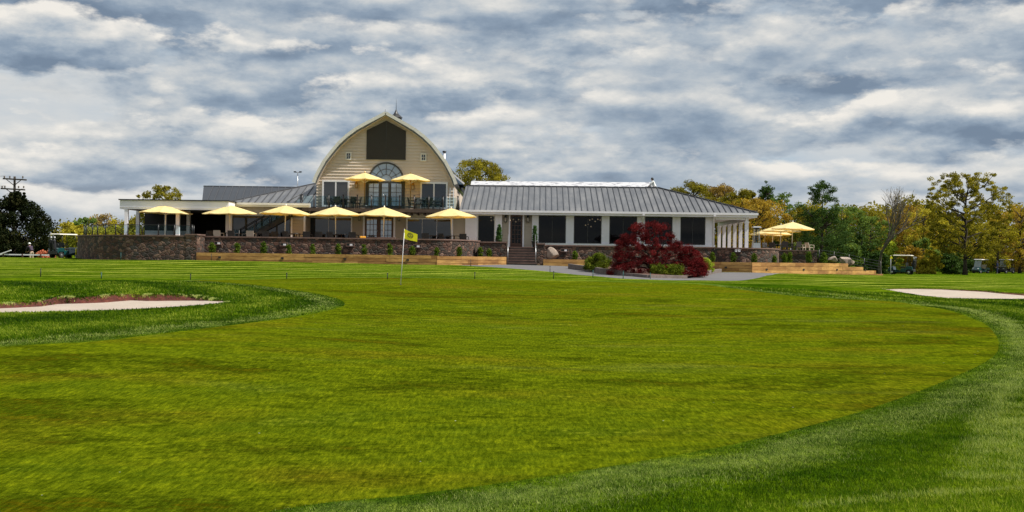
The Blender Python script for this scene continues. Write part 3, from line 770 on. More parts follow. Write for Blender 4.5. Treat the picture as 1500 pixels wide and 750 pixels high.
window(bx(471),bx(510.7),ZD+.18,bz(264.2,490),DB,2,1,M['white'],M['glassmid'],.12,.10)
window(bx(614.6),bx(654.5),ZD+.1,bz(267,634),DB,2,1,M['white'],M['glassmid'],.12,.10)
# half round window
acx, acz, R = bx(564.3), bz(264.3), 26/F*DB
fr = MB()
def arc_ring(mb, r0, r1, y0, y1, n=28):
    v = []; f = []
    for i in range(n+1):
        a = pi*i/n
        for r in (r0, r1):
            for y in (y0, y1): v.append((acx+r*cos(a), y, acz+r*sin(a)*1.03))
    for i in range(n):
        k = 4*i; f += [(k,k+4,k+6,k+2),(k+1,k+3,k+7,k+5),(k,k+1,k+5,k+4),(k+2,k+6,k+7,k+3)]
    mb.add(v, f)
arc_ring(fr, R-.12, R, DB-.13, DB-.01); arc_ring(fr, R*.60, R*.60+.04, DB-.1, DB-.02); arc_ring(fr, R*.30, R*.30+.04, DB-.1, DB-.02)
for k in range(7):
    a = pi*k/6; a = min(max(a, .03), pi-.03); r0 = R*.3
    fr.bar((acx+r0*cos(a),DB-.06,acz+r0*sin(a)),(acx+(R-.06)*cos(a),DB-.06,acz+(R-.06)*sin(a)), .05, .045)
aw = fr.build('arched_window', M['darkframe'], house)
q = MB(); n = 28; q.prism([(acx+(R-.05)*cos(pi*i/n), acz+(R-.05)*sin(pi*i/n)*1.03) for i in range(n+1)], DB-.07, DB-.05)
q.build('pane', M['glassmirror'], aw)
# balcony french doors
def french_door(x0, x1, z0, z1, y, leafs, frame, glass, xf=None, nz=5, fw=.14, name='french_door'):
    f = MB(xf); f.box(x0,x1,y-.08,y-.01,z0,z1)
    d = f.build(name, frame, house)
    for (a, b, nx) in leafs:
        p = MB(xf); p.box(a,b,y-.10,y-.07,z0+.28,z1-.16); p.build('pane', glass, d)
        m = MB(xf)
        for i in range(1, nx): xx = a+(b-a)*i/nx; m.box(xx-.018,xx+.018,y-.13,y-.095,z0+.28,z1-.16)
        for i in range(1, nz): zz = z0+.28+(z1-z0-.44)*i/nz; m.box(a,b,y-.125,y-.096,zz-.018,zz+.018)
        m.build('muntin', frame, d)
    h = MB(xf); xm = (x0+x1)/2; h.tube([(xm-.12,y-.14,z0+1.0),(xm-.12,y-.14,z0+1.15)], .02, 6); h.build('handle', M['steel'], d)
    return d
french_door(bx(534.3),bx(592),ZD+.03,acz-.07,DB,[(bx(538.5),bx(553.5),2),(bx(558.5),bx(567.5),1),(bx(572),bx(587),2)],M['darkframe'],M['glassmirror'])
# ground floor facade under the balcony
xl = X(427,DB); xr = X(681,DB)
zt = Z(565,309.5,DB)
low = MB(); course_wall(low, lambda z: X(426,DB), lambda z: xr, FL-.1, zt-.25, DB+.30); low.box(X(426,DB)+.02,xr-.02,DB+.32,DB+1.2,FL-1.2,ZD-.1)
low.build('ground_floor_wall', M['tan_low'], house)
hd = MB(); hd.box(X(426,DB),xr+.1,DB+.02,DB+.3,zt-.38,zt-.05); hd.build('header_board', M['offwhite'], house)
YL = DB+.30
def lw(u0, u1, vt, nx=1, frame='white', fw=.1): return window(X(u0,YL),X(u1,YL),FL+.12,Z((u0+u1)/2,vt,YL),YL,nx,1,M[frame],M['glass'],fw,.03)
lw(446.5,515.5,317.5,2,'white',.09); lw(594.5,663,319,3,'white',.12)
french_door(X(534,YL),X(576,YL),FL+.03,Z(555,317.8,YL),YL,[(X(537,YL),X(551.5,YL),3),(X(557.5,YL),X(573,YL),3)],M['brownframe'],M['glassmirror'],None,4)
for u in (532.6, 577.2): q = MB(); q.box(X(u,YL)-.07,X(u,YL)+.07,YL-.1,YL-.01,FL,Z(u,317,YL)); q.build('door_casing', M['white'], house)
# balcony
bal = MB(); x0, x1 = X(441,82), X(671.5,82)
bal.box(x0, x1, 82.0, DB-.03, ZD-.26, ZD-.01); bal.cur = 0
for k in range(24): bal.box(x0+.1+k*(x1-x0-.3)/23, x0+.16+k*(x1-x0-.3)/23, 82.05, DB+.2, ZD-.42, ZD-.26)
balc = bal.build('balcony', M['deck'], house)
def lantern(xf, x, y, z, mat, s=1.0):
    q = MB(xf); q.box(x-.06*s,x+.06*s,y-.16*s,y-.04*s,z-.14*s,z+.10*s); q.add([(x-.08*s,y-.18*s,z+.1*s),(x+.08*s,y-.18*s,z+.1*s),(x+.08*s,y-.02*s,z+.1*s),(x-.08*s,y-.02*s,z+.1*s),(x,y-.1*s,z+.22*s)],[(0,1,4),(1,2,4),(2,3,4),(3,0,4),(3,2,1,0)])
    q.bar((x,y-.1*s,z+.2*s),(x,y-.01,z+.26*s),.025,.025); q.box(x-.05*s,x+.05*s,y-.035,y-.005,z-.0,z+.3*s)
    o = q.build('wall_lantern', mat, house); g = MB(xf); g.box(x-.035*s,x+.035*s,y-.163*s,y-.037*s,z-.1*s,z+.07*s); g.build('lantern_glass', M['lightwicker'], o)
lantern(None, X(521,DB), DB, Z(521,272,DB), M['brass'], 1.5); lantern(None, X(603.6,DB), DB, Z(603.6,274,DB), M['brass'], 1.5)
lantern(None, X(526,YL), YL, Z(526,319.5,YL), M['black'], 1.4); lantern(None, X(584,YL), YL, Z(584,320.5,YL), M['black'], 1.4)
# balcony railing
def railing(name, path, z, h, posts, parent, glassmat=None, post_r=.045, top=False):
    """posts at parameters along plan path (list of xy); glass between neighbours"""
    r = MB(); r.tube([(x,y,z+.045) for x, y in path], .018, 6); o = r.build(name, M['black'], parent)
    for (x, y) in path: r = MB(); r.tube([(x,y,z),(x,y,z+h)], post_r, 8); r.lathe([(post_r*1.5,0),(post_r*1.5,.03)], (x,y,z+h), 8); r.build('post', M['black'], o)
    for a, b in zip(path[:-1], path[1:]):
        a = Vector(a); b = Vector(b); d = (b-a); L = d.length; d.normalize(); a2 = a+d*.09; b2 = b-d*.09
        if L < .25: continue
        g = MB(); g.bar((a2.x,a2.y,z+.07+(h-.16)/2),(b2.x,b2.y,z+.07+(h-.16)/2), .014, h-.16); g.build('glass_panel', M['railglass'], o)
    return o
rp = [(X(440.5,DB-.2),DB-.2),(X(441,82.9),82.9)]+[(X(u,82.1),82.1) for u in (441.5,459,480.5,501.8,522.3,543,563.5,584.5,605.8,627,648,669.5)]+[(X(670,83.2),83.2)]
railing('balcony_railing', rp, ZD, .98, None, house)
# deck posts
q = MB()
for u in (445,519,591,668): q.box(X(u,82.3)-.07,X(u,82.3)+.07,82.2,82.34,FL,ZD-.26)
q.build('deck_post', M['offwhite'], house) if False else None
# staircase down to the terrace, towards the left
st = MB(); nst = 15; a = Vector((X(441,82.6),82.6,ZD)); b = Vector((X(352,82.6),82.6,FL))
for side in (82.15, 83.25): st.bar((a.x,side,a.z-.12),(b.x,side,b.z+.05), .06, .42)
for k in range(nst):
    p = a.lerp(b, (k+.5)/nst); st.box(p.x-.19,p.x+.19,82.18,83.22,p.z-.03,p.z+.02); st.box(p.x+.14,p.x+.17,82.18,83.22,p.z+.02,p.z+.2)
stc = st.build('staircase', M['blackpl'], house)
for side in (82.12, 83.28):
    r = MB()
    for k in range(5): p = a.lerp(b, k/4); r.tube([(p.x,side,p.z-.1),(p.x,side,p.z+1.0)], .04, 8)
    r.tube([(a.x,side,a.z+1.0),(b.x,side,b.z+1.0)], .03, 8); r.tube([(a.x,side,a.z+.72),(b.x,side,b.z+.72)], .02, 6)
    r.build('handrail', M['black'], stc)
    for k in range(4):
        p = a.lerp(b, (k+.06)/4); q_ = a.lerp(b, (k+.94)/4); g = MB(); g.add([(p.x,side-.006,p.z+.05),(q_.x,side-.006,q_.z+.05),(q_.x,side-.006,q_.z+.7),(p.x,side-.006,p.z+.7),(p.x,side+.006,p.z+.05),(q_.x,side+.006,q_.z+.05),(q_.x,side+.006,q_.z+.7),(p.x,side+.006,p.z+.7)],[(0,1,2,3),(7,6,5,4),(0,4,5,1),(2,6,7,3),(1,5,6,2),(3,7,4,0)]); g.build('glass_panel', M['railglass'], stc)

# ---------------------------------------------------------------- standing seam hip roof helper
def hip_front(mb, xa, xb, ye, yr, ze, zr, step, hipL, hipR, thick=.06):
    """front slope from eave (ye,ze) to ridge (yr,zr); hipped ends run in 45 degrees"""
    run = yr-ye; xra = xa+(run if hipL else 0); xrb = xb-(run if hipR else 0)
    mb.cur = 0; mb.add([(xa,ye,ze),(xb,ye,ze),(xrb,yr,zr),(xra,yr,zr)], [(0,1,2,3)])
    mb.cur = 1; x = xa+step*.5
    while x < xb:
        t = 1.0
        if hipL and x < xra: t = (x-xa)/run
        if hipR and x > xrb: t = min(t, (xb-x)/run)
        if t > .02: mb.bar((x,ye-.01,ze+.03),(x,ye+run*t,ze+(zr-ze)*t+.03), .045, .075)
        x += step
def hip_side(mb, x_e, ya, yb, xr, ya2, yb2, ze, zr, step):
    mb.cur = 0; mb.add([(x_e,ya,ze),(x_e,yb,ze),(xr,yb2,zr),(xr,ya2,zr)], [(0,1,2,3)] if xr < x_e else [(3,2,1,0)])
    mb.cur = 1; y = ya+step*.5; run = abs(xr-x_e)
    while y < yb:
        t = min(1, abs(y-ya)/run, abs(yb-y)/run)
        if t > .02: mb.bar((x_e,y,ze+.03),(x_e+(xr-x_e)*t,y,ze+(zr-ze)*t+.03), .045, .075)
        y += step
# ---------------------------------------------------------------- right wing (turned slightly)
TH = radians(1.5); PV = (X(678,84.4), 84.4)
wing = lambda p: (PV[0]+p[0]*cos(TH)+p[1]*sin(TH), PV[1]-p[0]*sin(TH)+p[1]*cos(TH), p[2])
def ws(u, y=0.0):
    k = (u-750)/F; px = PV[0]+y*sin(TH); py = PV[1]+y*cos(TH); return (k*py-px)/(cos(TH)+k*sin(TH))
def wz(u, v, y=0.0):
    s = ws(u, y); return Z(u, v, wing((s, y, 0))[1])
EZ = wz(900, 309.6, -.75); RZ = wz(840, 274.2, 6.0)
xe = ws(1108.5, -.75)
r = MB(wing); hip_front(r, -.25, xe, -.75, 6.0, EZ, RZ, .455, False, True)
hip_side(r, xe, -.75, 12.75, xe-6.75, 6.0, 6.0, EZ, RZ, .455)
r.cur = 0; r.add([(-.25,12.75,EZ),(xe,12.75,EZ),(xe-6.75,6.0,RZ),(-.25,6.0,RZ)], [(3,2,1,0)])
r.cur = 1; r.bar((xe,-.75,EZ+.05),(xe-6.75,6.0,RZ+.05),.1,.1); r.bar((xe,12.75,EZ+.05),(xe-6.75,6.0,RZ+.05),.1,.1); r.bar((-.2,6,RZ+.04),(xe-6.75,6.0,RZ+.04),.14,.1)
r.build('wing_roof', [M['roofgrey'], M['roofseam']], house)
g = MB(wing)                                   # gutter and fascia
g.box(-.25,xe+.06,-.90,-.76,EZ-.17,EZ-.01); g.box(-.25,xe+.0,-.755,-.62,EZ-.34,EZ-.16)
g.box(xe-.07,xe+.07,-.75,12.75,EZ-.17,EZ-.01); g.box(xe-.13,xe-.0,-.6,12.6,EZ-.34,EZ-.165)
g.build('gutter', M['white'], house)
sofz = EZ-.34
g = MB(wing); g.box(-.2,xe-.14,-.61,12.5,sofz-.0,sofz+.04); g.build('soffit', M['soffit'], house)
# facade
y0 = 0.0; WL = ws(1046)
zs = lambda u: wz(u, 355.2 + (u-790)*.020, 0)
SILL = wz(900, 357.4, 0); WT = wz(900, 317.0, 0); WF = FL
wins = [(698.6,724.8,FL+.02),(788.4,828.4,SILL),(840,880.6,SILL),(892,932.6,SILL),(944,984.4,SILL),(996,1032.6,SILL)]
piers = [(681,698.6),(724.8,734.8),(778.8,788.4),(828.4,840),(880.6,892),(932.6,944),(984.4,996),(1032.6,1046)]
w = MB(wing)
for a_, b_ in piers: w.box(ws(a_),ws(b_),-.06,.22,.8,sofz)
for a_, b_ in ((736,786),): pass
w.box(ws(680.6),WL,-.03,.2,WT+.02,sofz-.002)           # header
for a_, b_, zb in wins[1:]: w.box(ws(a_),ws(b_),-.02,.2,.7,SILL-.02)
w.box(ws(698.7),ws(724.7),-.02,.2,.8,FL)
w.build('wing_wall', M['white'], house)
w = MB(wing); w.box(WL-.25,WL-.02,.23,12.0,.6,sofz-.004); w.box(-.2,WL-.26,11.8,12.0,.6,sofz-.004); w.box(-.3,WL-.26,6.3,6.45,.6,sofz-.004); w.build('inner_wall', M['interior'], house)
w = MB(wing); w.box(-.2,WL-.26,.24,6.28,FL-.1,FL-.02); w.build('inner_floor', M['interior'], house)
for a_, b_ in piers:
    w = MB(wing)
    n_ = max(2, int((ws(b_)-ws(a_))/.16))
    for k in range(n_+1): xx = ws(a_)+.02+(ws(b_)-ws(a_)-.04)*k/n_; w.box(xx-.014,xx+.014,-.085,-.062,SILL if a_ > 787 else FL,sofz-.02)
    w.box(ws(a_)+.02,ws(b_)-.02,-.075,-.0615,(SILL if a_ > 787 else FL)+.02,sofz-.03); w.build('pier_cladding', M['white'], house)
w = MB(wing); w.box(ws(787.6),WL+.05,-.16,-.065,SILL-.14,SILL-.0); w.build('window_sill', M['white'], house)
for a_, b_, zb in wins:
    f = MB(wing); x0, x1 = ws(a_), ws(b_); fw = .07
    f.box(x0+.005,x0+fw,.02,.1,zb+.005,WT); f.box(x1-fw,x1-.005,.02,.1,zb+.005,WT); f.box(x0+fw,x1-fw,.02,.1,WT-fw,WT+.01); f.box(x0+fw,x1-fw,.02,.1,zb+.005,zb+fw)
    if x1-x0 > 1.6: f.box((x0+x1)/2-.02,(x0+x1)/2+.02,.03,.09,zb+fw,WT-fw)
    o = f.build('window', M['darkframe'] if a_ > 700 else M['offwhite'], house)
    p = MB(wing); p.box(x0+fw*.7,x1-fw*.7,.05,.07,zb+fw*.7,WT-fw*.7); p.build('pane', M['showglass'], o)
# entrance bay: siding, casing, door
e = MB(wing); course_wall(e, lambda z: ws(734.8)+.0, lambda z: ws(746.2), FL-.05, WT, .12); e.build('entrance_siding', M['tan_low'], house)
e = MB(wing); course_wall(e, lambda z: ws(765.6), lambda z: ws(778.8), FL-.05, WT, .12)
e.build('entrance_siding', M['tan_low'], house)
for a_, b_ in ((744.6,746.8),(764.9,767.2)): e = MB(wing); e.box(ws(a_),ws(b_),.0,.16,FL,WT+.02); e.build('door_casing', M['white'], house)
d = MB(wing); xa, xb = ws(747), ws(764.8); d.box(xa,xa+.12,.07,.13,FL+.02,WT); d.box(xb-.12,xb,.07,.13,FL+.02,WT); d.box(xa+.12,xb-.12,.07,.13,WT-.12,WT); d.box(xa+.12,xb-.12,.07,.13,FL+.02,FL+.3)
for k in range(1,3): xx = xa+.12+(xb-xa-.24)*k/3; d.box(xx-.015,xx+.015,.075,.12,FL+.3,WT-.12)
for k in range(1,6): zz = FL+.3+(WT-.42-FL)*k/6; d.box(xa+.12,xb-.12,.078,.12,zz-.015,zz+.015)
dr = d.build('entrance_door', M['brownframe'], house)
p = MB(wing); p.box(xa+.1,xb-.1,.09,.105,FL+.28,WT-.1); p.build('pane', M['showglass'], dr)
p = MB(wing); p.tube([(xb-.06,.0,FL+.95),(xb-.06,.0,FL+1.25)], .02, 6); p.build('handle', M['brass'], dr)
for u in (739.8, 772.6): lantern(wing, ws(u), .12, wz(u,321.5,0), M['black'], 1.6)
# downpipes
for u in (940.5, 1043.6):
    q = MB(wing); x = ws(u); q.tube([(x,-.82,EZ-.12),(x,-.82,EZ-.25),(x,-.13,sofz-.30),(x,-.13,SILL-.1)], .055, 8); q.box(x-.09,x+.09,-.91,-.75,EZ-.3,EZ-.1); q.build('downpipe', M['white'], house)
# ceiling lights of the dining room, seen through the panes
for (u, v, dd, k) in ((871,322.5,2.0,5),(861,330,2.6,3),(757,323,1.6,6),(720.5,318.5,1.4,2),(721,323,1.4,2)):
    q = MB(wing); x = ws(u, dd); z = wz(u, v, dd)
    for i in range(k): q.lathe([(.02,-.04),(.05,-.02),(.055,.02),(.02,.05)], (x+(i-(k-1)/2)*.21, dd+.2*sin(i*2), z+.11*sin(i*2.3)), 8)
    q.cur = 1; q.tube([(x,dd,z+.1),(x,dd,sofz)], .012, 5); q.bar((x-.1*k,dd,z+.08),(x+.1*k,dd,z+.08), .02, .02)
    q.build('chandelier', [M['bulb'], M['black']], house)
# porch columns down the right-hand side
pcx = ws(1093, -.3)
for k in range(6):
    yy = -.3+k*2.56; c = MB(wing); c.box(pcx-.13,pcx+.13,yy-.13,yy+.13,FL-.3,sofz-.30); c.box(pcx-.17,pcx+.17,yy-.17,yy+.17,FL-.3,FL-.05); c.box(pcx-.17,pcx+.17,yy-.17,yy+.17,sofz-.42,sofz-.3)
    c.build('porch_column', M['white'], house)
c = MB(wing); c.box(pcx-.11,pcx+.11,-.45,12.6,sofz-.30,sofz-.0); c.box(WL+.0,pcx-.12,-.4,-.2,sofz-.18,sofz-.0); c.build('porch_beam', M['white'], house)
# corner post with a slim companion at the left end of the wing
# white membrane on the ridge section under repair
m = MB(wing); xa, xb = ws(688, 6.3), ws(956, 6.3)
m.add([(xa,6.12,RZ+.02),(xb,6.12,RZ+.02),(xb,7.3,RZ+.56),(xa,7.3,RZ+.50),(xb,8.6,RZ-.2),(xa,8.6,RZ-.2)], [(0,1,2,3),(3,2,4,5),(1,4,2),(0,3,5)])
m.build('ridge_membrane', M['wrap'], house)
# small blue-grey gable between barn and wing
m = MB(); xa = X(656,89); xb = X(677.5,89); m.add([(xa,88.6,Z(656,250,89)),(xb,88.6,Z(677.5,270.5,89)),(xa,88.6,Z(656,271,89)),(xa,93,Z(656,250,89)),(xb,93,Z(677.5,270.5,89)),(xa,93,Z(656,271,89))], [(0,2,1),(3,4,5),(0,1,4,3)])
gb = m.build('side_dormer', M['bluegable'], house)
m = MB(); m.bar((xa-.1,88.5,Z(656,249,89)),(xb+.1,88.5,Z(677.5,270,89)), .12, .12); m.build('dormer_trim', M['white'], gb)
# chimney pipe and vent pipes
m = MB(); x = X(649,92); m.tube([(x,92,7),(x,92,Z(649,223.5,92))], .1, 10); ch = m.build('flue_pipe', M['white'], house)
m = MB(); m.lathe([(.16,0),(.16,.14)], (x,92,Z(649,223.5,92)), 10); m.build('flue_cap', M['black'], ch)
# ---------------------------------------------------------------- left lean-to and pavilion
LY = 82.4; LEZ = Z(400,297.2,LY-.5); LRZ = Z(461,266.5,88)
xle = X(333,LY-.5); xbw = xc-PR[-1][0]+.05; run = 88-(LY-.5)
r = MB(); r.cur = 0; xap = xle+run
r.add([(xle,LY-.5,LEZ),(xbw,LY-.5,LEZ),(xbw,88,LRZ),(xap,88,LRZ)] if xap < xbw else [(xle,LY-.5,LEZ),(xbw,LY-.5,LEZ),(xbw,88,LRZ)], [(0,1,2,3)] if xap < xbw else [(0,1,2)])
r.add([(xle,LY-.5,LEZ),(min(xap,xbw),88,LRZ),(xle,94,LEZ)], [(0,1,2)])
r.cur = 1; x = xle+.5
while x < xbw:
    t = min(1, (x-xle)/(min(xap,xbw)-xle)); r.bar((x,LY-.51,LEZ+.03),(x,LY-.5+run*t,LEZ+(LRZ-LEZ)*t+.03), .045, .075); x += .5
r.bar((xle,LY-.5,LEZ+.04),(min(xap,xbw),88,LRZ+.04), .1, .1)
r.build('side_roof', [M['roofgrey'], M['roofseam']], house)
g = MB(); g.box(xle-.1,X(455,LY),LY-.62,LY-.48,LEZ-.16,LEZ-.01); g.box(xle-.05,X(455,LY),LY-.475,LY-.3,LEZ-.30,LEZ-.0); g.build('side_gutter', M['offwhite'], house)
w = MB(); xw0 = X(331,LY); xw1 = X(446.5,LY)
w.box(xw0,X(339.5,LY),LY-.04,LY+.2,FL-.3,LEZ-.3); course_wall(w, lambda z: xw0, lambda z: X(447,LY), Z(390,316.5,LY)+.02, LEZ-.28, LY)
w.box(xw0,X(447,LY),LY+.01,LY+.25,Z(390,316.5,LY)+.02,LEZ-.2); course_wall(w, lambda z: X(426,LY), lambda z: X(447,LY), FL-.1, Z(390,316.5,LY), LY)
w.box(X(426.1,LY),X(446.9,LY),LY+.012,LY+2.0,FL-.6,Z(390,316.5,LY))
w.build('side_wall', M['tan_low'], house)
for a_, b_ in ((xw0-.04,X(339.8,LY)),(X(425.6,LY),X(428,LY)),(X(444.2,LY),X(447,LY))): w = MB(); w.box(a_,b_,LY-.09,LY-.065,FL,Z(390,316.5,LY)+.05); w.build('corner_board', M['white'], house)
zz = Z(390,316.5,LY)
for a_, b_ in ((340.5,360.2),(361,383),(384,405),(405.6,425.2)):
    window(X(a_,LY+.1),X(b_,LY+.1),FL+.05,zz,LY+.1,1,1,M['darkframe'],M['glass'],.05,.02,name='sliding_door')
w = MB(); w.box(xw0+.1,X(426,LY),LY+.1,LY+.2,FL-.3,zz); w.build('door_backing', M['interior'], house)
# flat pavilion
PY = 79.6; pt = Z(250,292.8,PY); pb = Z(250,306.9,PY)
r = MB(); r.box(X(174.5,PY),X(334,PY)-.0,PY,PY+.2,pb,pt-.06); r.box(X(174.5,PY),X(174.5,PY)+.2,PY+.2,92,pb,pt-.06); r.box(X(334,PY)-.2,X(334,PY)-.0,PY+.2,81.4,pb,pt-.06)
r.box(X(174.5,PY)+.01,X(334,PY)-.01,PY-.03,PY-.001,pb+.13,pb+.16)
fa = r.build('pavilion_fascia', M['white'], house)
r = MB(); r.box(X(174,PY)-.05,X(334,PY)+.05,PY-.1,92,pt-.06,pt+.02); r.build('pavilion_roof', M['blackpl'], house)
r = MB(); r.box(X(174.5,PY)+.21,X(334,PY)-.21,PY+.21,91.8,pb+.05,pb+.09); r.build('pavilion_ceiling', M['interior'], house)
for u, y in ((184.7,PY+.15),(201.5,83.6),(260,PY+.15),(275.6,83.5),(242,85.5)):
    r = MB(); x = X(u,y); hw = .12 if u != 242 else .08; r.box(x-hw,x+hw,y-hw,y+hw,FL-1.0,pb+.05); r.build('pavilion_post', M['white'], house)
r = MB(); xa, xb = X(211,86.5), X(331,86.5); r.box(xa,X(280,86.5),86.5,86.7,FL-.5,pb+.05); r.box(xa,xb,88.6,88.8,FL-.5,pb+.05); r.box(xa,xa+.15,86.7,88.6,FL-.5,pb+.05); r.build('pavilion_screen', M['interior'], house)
r = MB(); r.box(X(212,86.3),X(279,86.3),86.28,86.42,FL-.2,Z(245,338,86.3)); r.build('pavilion_counter', M['soffit'], house)
# dark roof further back
r = MB(); y0_ = 98; y1_ = 104
a0 = (X(294.5,y0_),y0_,Z(294.5,294,y0_)-.4); a1 = (X(462,y0_),y0_,a0[2]); b1 = (X(462,y1_),y1_,Z(297,272.7,y1_)); b0 = (X(297,y1_)+0,y1_,b1[2])
r.add([a0,a1,b1,b0,(a0[0],y1_,a0[2]-3),(a1[0],y1_,a0[2]-3),(a0[0],y0_,a0[2]-3),(a1[0],y0_,a0[2]-3)], [(0,1,2,3),(0,6,7,1),(0,3,4,6),(1,7,5,2)]); r.cur = 1
x = a0[0]+.3
while x < a1[0]: r.bar((x,y0_,a0[2]+.03),(x+(b0[0]-a0[0])*.6,y1_,b1[2]+.03), .06, .08); x += .62
r.bar((b0[0],y1_,b0[2]),(b1[0],y1_,b1[2]),.12,.12)
r.build('rear_roof', [M['roofdark'], M['roofseam']], house)
# ---------------------------------------------------------------- terrace platforms
fl = MB(); fl.slab([(X(113,84),84),(X(118,80.5),80.5),(X(137,77.4),77.4),(X(170,76.4),76.4),(X(281,75.9),75.9),(X(283,77.9),77.9),(X(640,77.9),77.9),(X(664,78.6),78.6),(X(682,79.8),79.8),(X(693,81.5),81.5),(X(703,81.5),81.5),(X(703,80.5),80.5),(X(741,80.5),80.5),(X(741,84.4),84.4),(X(700,92),92),(X(113,96),96)], -.5, FL-.01)
T(fl.build('terrace', M['floor']), kind='structure')
fl = MB(); fl.slab([(X(741.2,81.7),81.7),(X(787,81.7),81.7),(X(787,84.6),84.6),(X(741.2,84.6),84.6)], -.2, FL-.012); T(fl.build('entrance_landing', M['stepstone']), kind='structure')
RT = Z(1080,366,82)-.02
fl = MB(); fl.slab([(X(1040,81.6),81.6),(X(1100,80.9),80.9),(X(1120,81.7),81.7),(X(1131,83.0),83.0),(X(1137,85.2),85.2),(X(1137,86.4),86.4),(X(1193,86.1),86.1),(X(1190,92),92),(X(1192,125),125),(X(1080,128),128),(X(1040,97),97)], -.6, RT)
T(fl.build('side_terrace', M['floor']), kind='structure')
# stone walls
def stone_wall(path, t, z0, z1, label, cap=.09, name='stone_wall', over=.05):
    s_ = MB(); s_.wall(path, t, z0, z1-cap); o = s_.build(name, M['stone']); T(o, label, 'stone wall', 'fieldstone retaining walls')
    c = MB(); n = len(path); pp_ = []
    for i, p in enumerate(path):
        p = Vector(p); a_ = Vector(path[max(i-1,0)]); b_ = Vector(path[min(i+1,n-1)]); d = (b_-a_).normalized(); nn = Vector((-d.y, d.x)); p = p-nn*over
        if i == 0: p -= d*over
        if i == n-1: p += d*over
        pp_.append((p.x, p.y))
    c.wall(pp_, t+2*over, z1-cap+.002, z1); c.build('wall_cap', M['stonecap'], o); return o
WTOP = Z(400,346.9,77.3)
def dense(path, n=5):
    q = [np.array(p) for p in path]; out = []
    for i in range(len(q)-1):
        p0 = q[max(i-1,0)]; p1 = q[i]; p2 = q[i+1]; p3 = q[min(i+2,len(q)-1)]
        for j in range(n):
            t = j/n; out.append(tuple(.5*((2*p1)+(-p0+p2)*t+(2*p0-5*p1+4*p2-p3)*t*t+(-p0+3*p1-3*p2+p3)*t**3)))
    out.append(tuple(q[-1])); return out
bp = [(X(114,88),88),(X(113.5,83.5),83.5),(X(119,79.6),79.6),(X(140,76.9),76.9),(X(175,75.8),75.8),(X(230,75.4),75.4),(X(284,75.4),75.4)]
BT = Z(200,344.0,75.6)
lw_ = stone_wall(dense(bp)+[], .45, -.4, BT, 'tall curved dark stone wall under the flat white pavilion')
rt_ = MB(); rt_.box(X(284,75.4)-.55,X(287.5,75.3)-.0,75.36,77.28,-.4,BT+.02); o = rt_.build('stone_pier', M['stone']); T(o, 'square stone pier where the tall curved wall meets the long terrace wall', 'stone pier')
c = MB(); c.box(X(284,75.4)-.60,X(287.5,75.3)+.05,75.31,77.33,BT+.022,BT+.11); c.build('pier_cap', M['stonecap'], o)
rail_path = [(X(124.5,87),87),(X(122.5,84.5),84.5),(X(122.5,82.3),82.3),(X(126.5,80.1),80.1),(X(135,78.6),78.6),(X(142.5,77.8),77.8),(X(154,77.0),77.0),(X(169,76.4),76.4),(X(187,76.1),76.1),(X(208,75.8),75.8),(X(231.5,75.7),75.7),(X(255,75.7),75.7),(X(281,75.7),75.7),(X(283.5,77.6),77.6)]
rl = empty('glass_railing', (X(200,76),76,BT)); T(rl, 'glass railing with dark posts on the tall curved stone wall', 'railing')
for i, (x, y) in enumerate(rail_path):
    q = MB(); q.tube([(x,y,BT+.0),(x,y,BT+.74)], .042, 8); q.lathe([(.06,0),(.06,.04)], (x,y,BT+.74), 8); q.lathe([(.08,0),(.08,.03)], (x,y,BT), 8); q.build('rail_post', M['black'], rl)
for a_, b_ in zip(rail_path[:-1], rail_path[1:]):
    g = MB(); a2 = Vector(a_).lerp(Vector(b_), .06); b2 = Vector(a_).lerp(Vector(b_), .94); g.bar((a2.x,a2.y,BT+.38),(b2.x,b2.y,BT+.38), .014, .58); g.build('glass_panel', M['railglass'], rl)
q = MB(); q.tube([(x,y,BT+.70) for x, y in rail_path], .016, 5); q.build('top_rail', M['black'], rl)
mid = [(X(287.6,77.3),77.3),(X(400,77.3),77.3),(X(520,77.3),77.3),(X(600,77.3),77.3)]
curve = [(X(600,77.3),77.3),(X(640,77.35),77.35),(X(664,77.9),77.9),(X(684,79.2),79.2),(X(697,81.0),81.0),(X(702.5,83.0),83.0)]
stone_wall(mid[:-1]+dense(curve,6), .45, .2, WTOP, 'long low fieldstone wall along the terrace behind the timber planter, curving back at its right end')
stone_wall([(X(703.5,80.2),80.2),(X(742,80.2),80.2)], .4, 0.2, Z(722,353.9,80.2), 'short stone wall left of the entrance steps')
stone_wall([(X(787,80.6),80.6),(X(797.5,80.6),80.6)], .6, 0.2, Z(792,356.3,80.6), 'narrow stone pillar right of the entrance steps')
stone_wall([(X(797.5,80.95),80.95),(X(800,81.0),81.0),(X(1046,81.2),81.2)], .35, -.2, Z(900,359.8,81), 'long stone wall under the dining room windows')
stone_wall([(X(1047,81.05),81.05),(X(1085,80.6),80.6)]+dense([(X(1085,80.6),80.6),(X(1108,80.7),80.7),(X(1124,81.3),81.3),(X(1135,82.6),82.6),(X(1141,84.8),84.8)],4), .4, -.3, Z(1095,363,81), 'stone wall curving round the porch corner beside the patio heater')
stone_wall([(X(1142,86.2),86.2),(X(1197,85.8),85.8)], .4, -.3, Z(1170,366.3,86), 'low stone wall at the edge of the side patio')
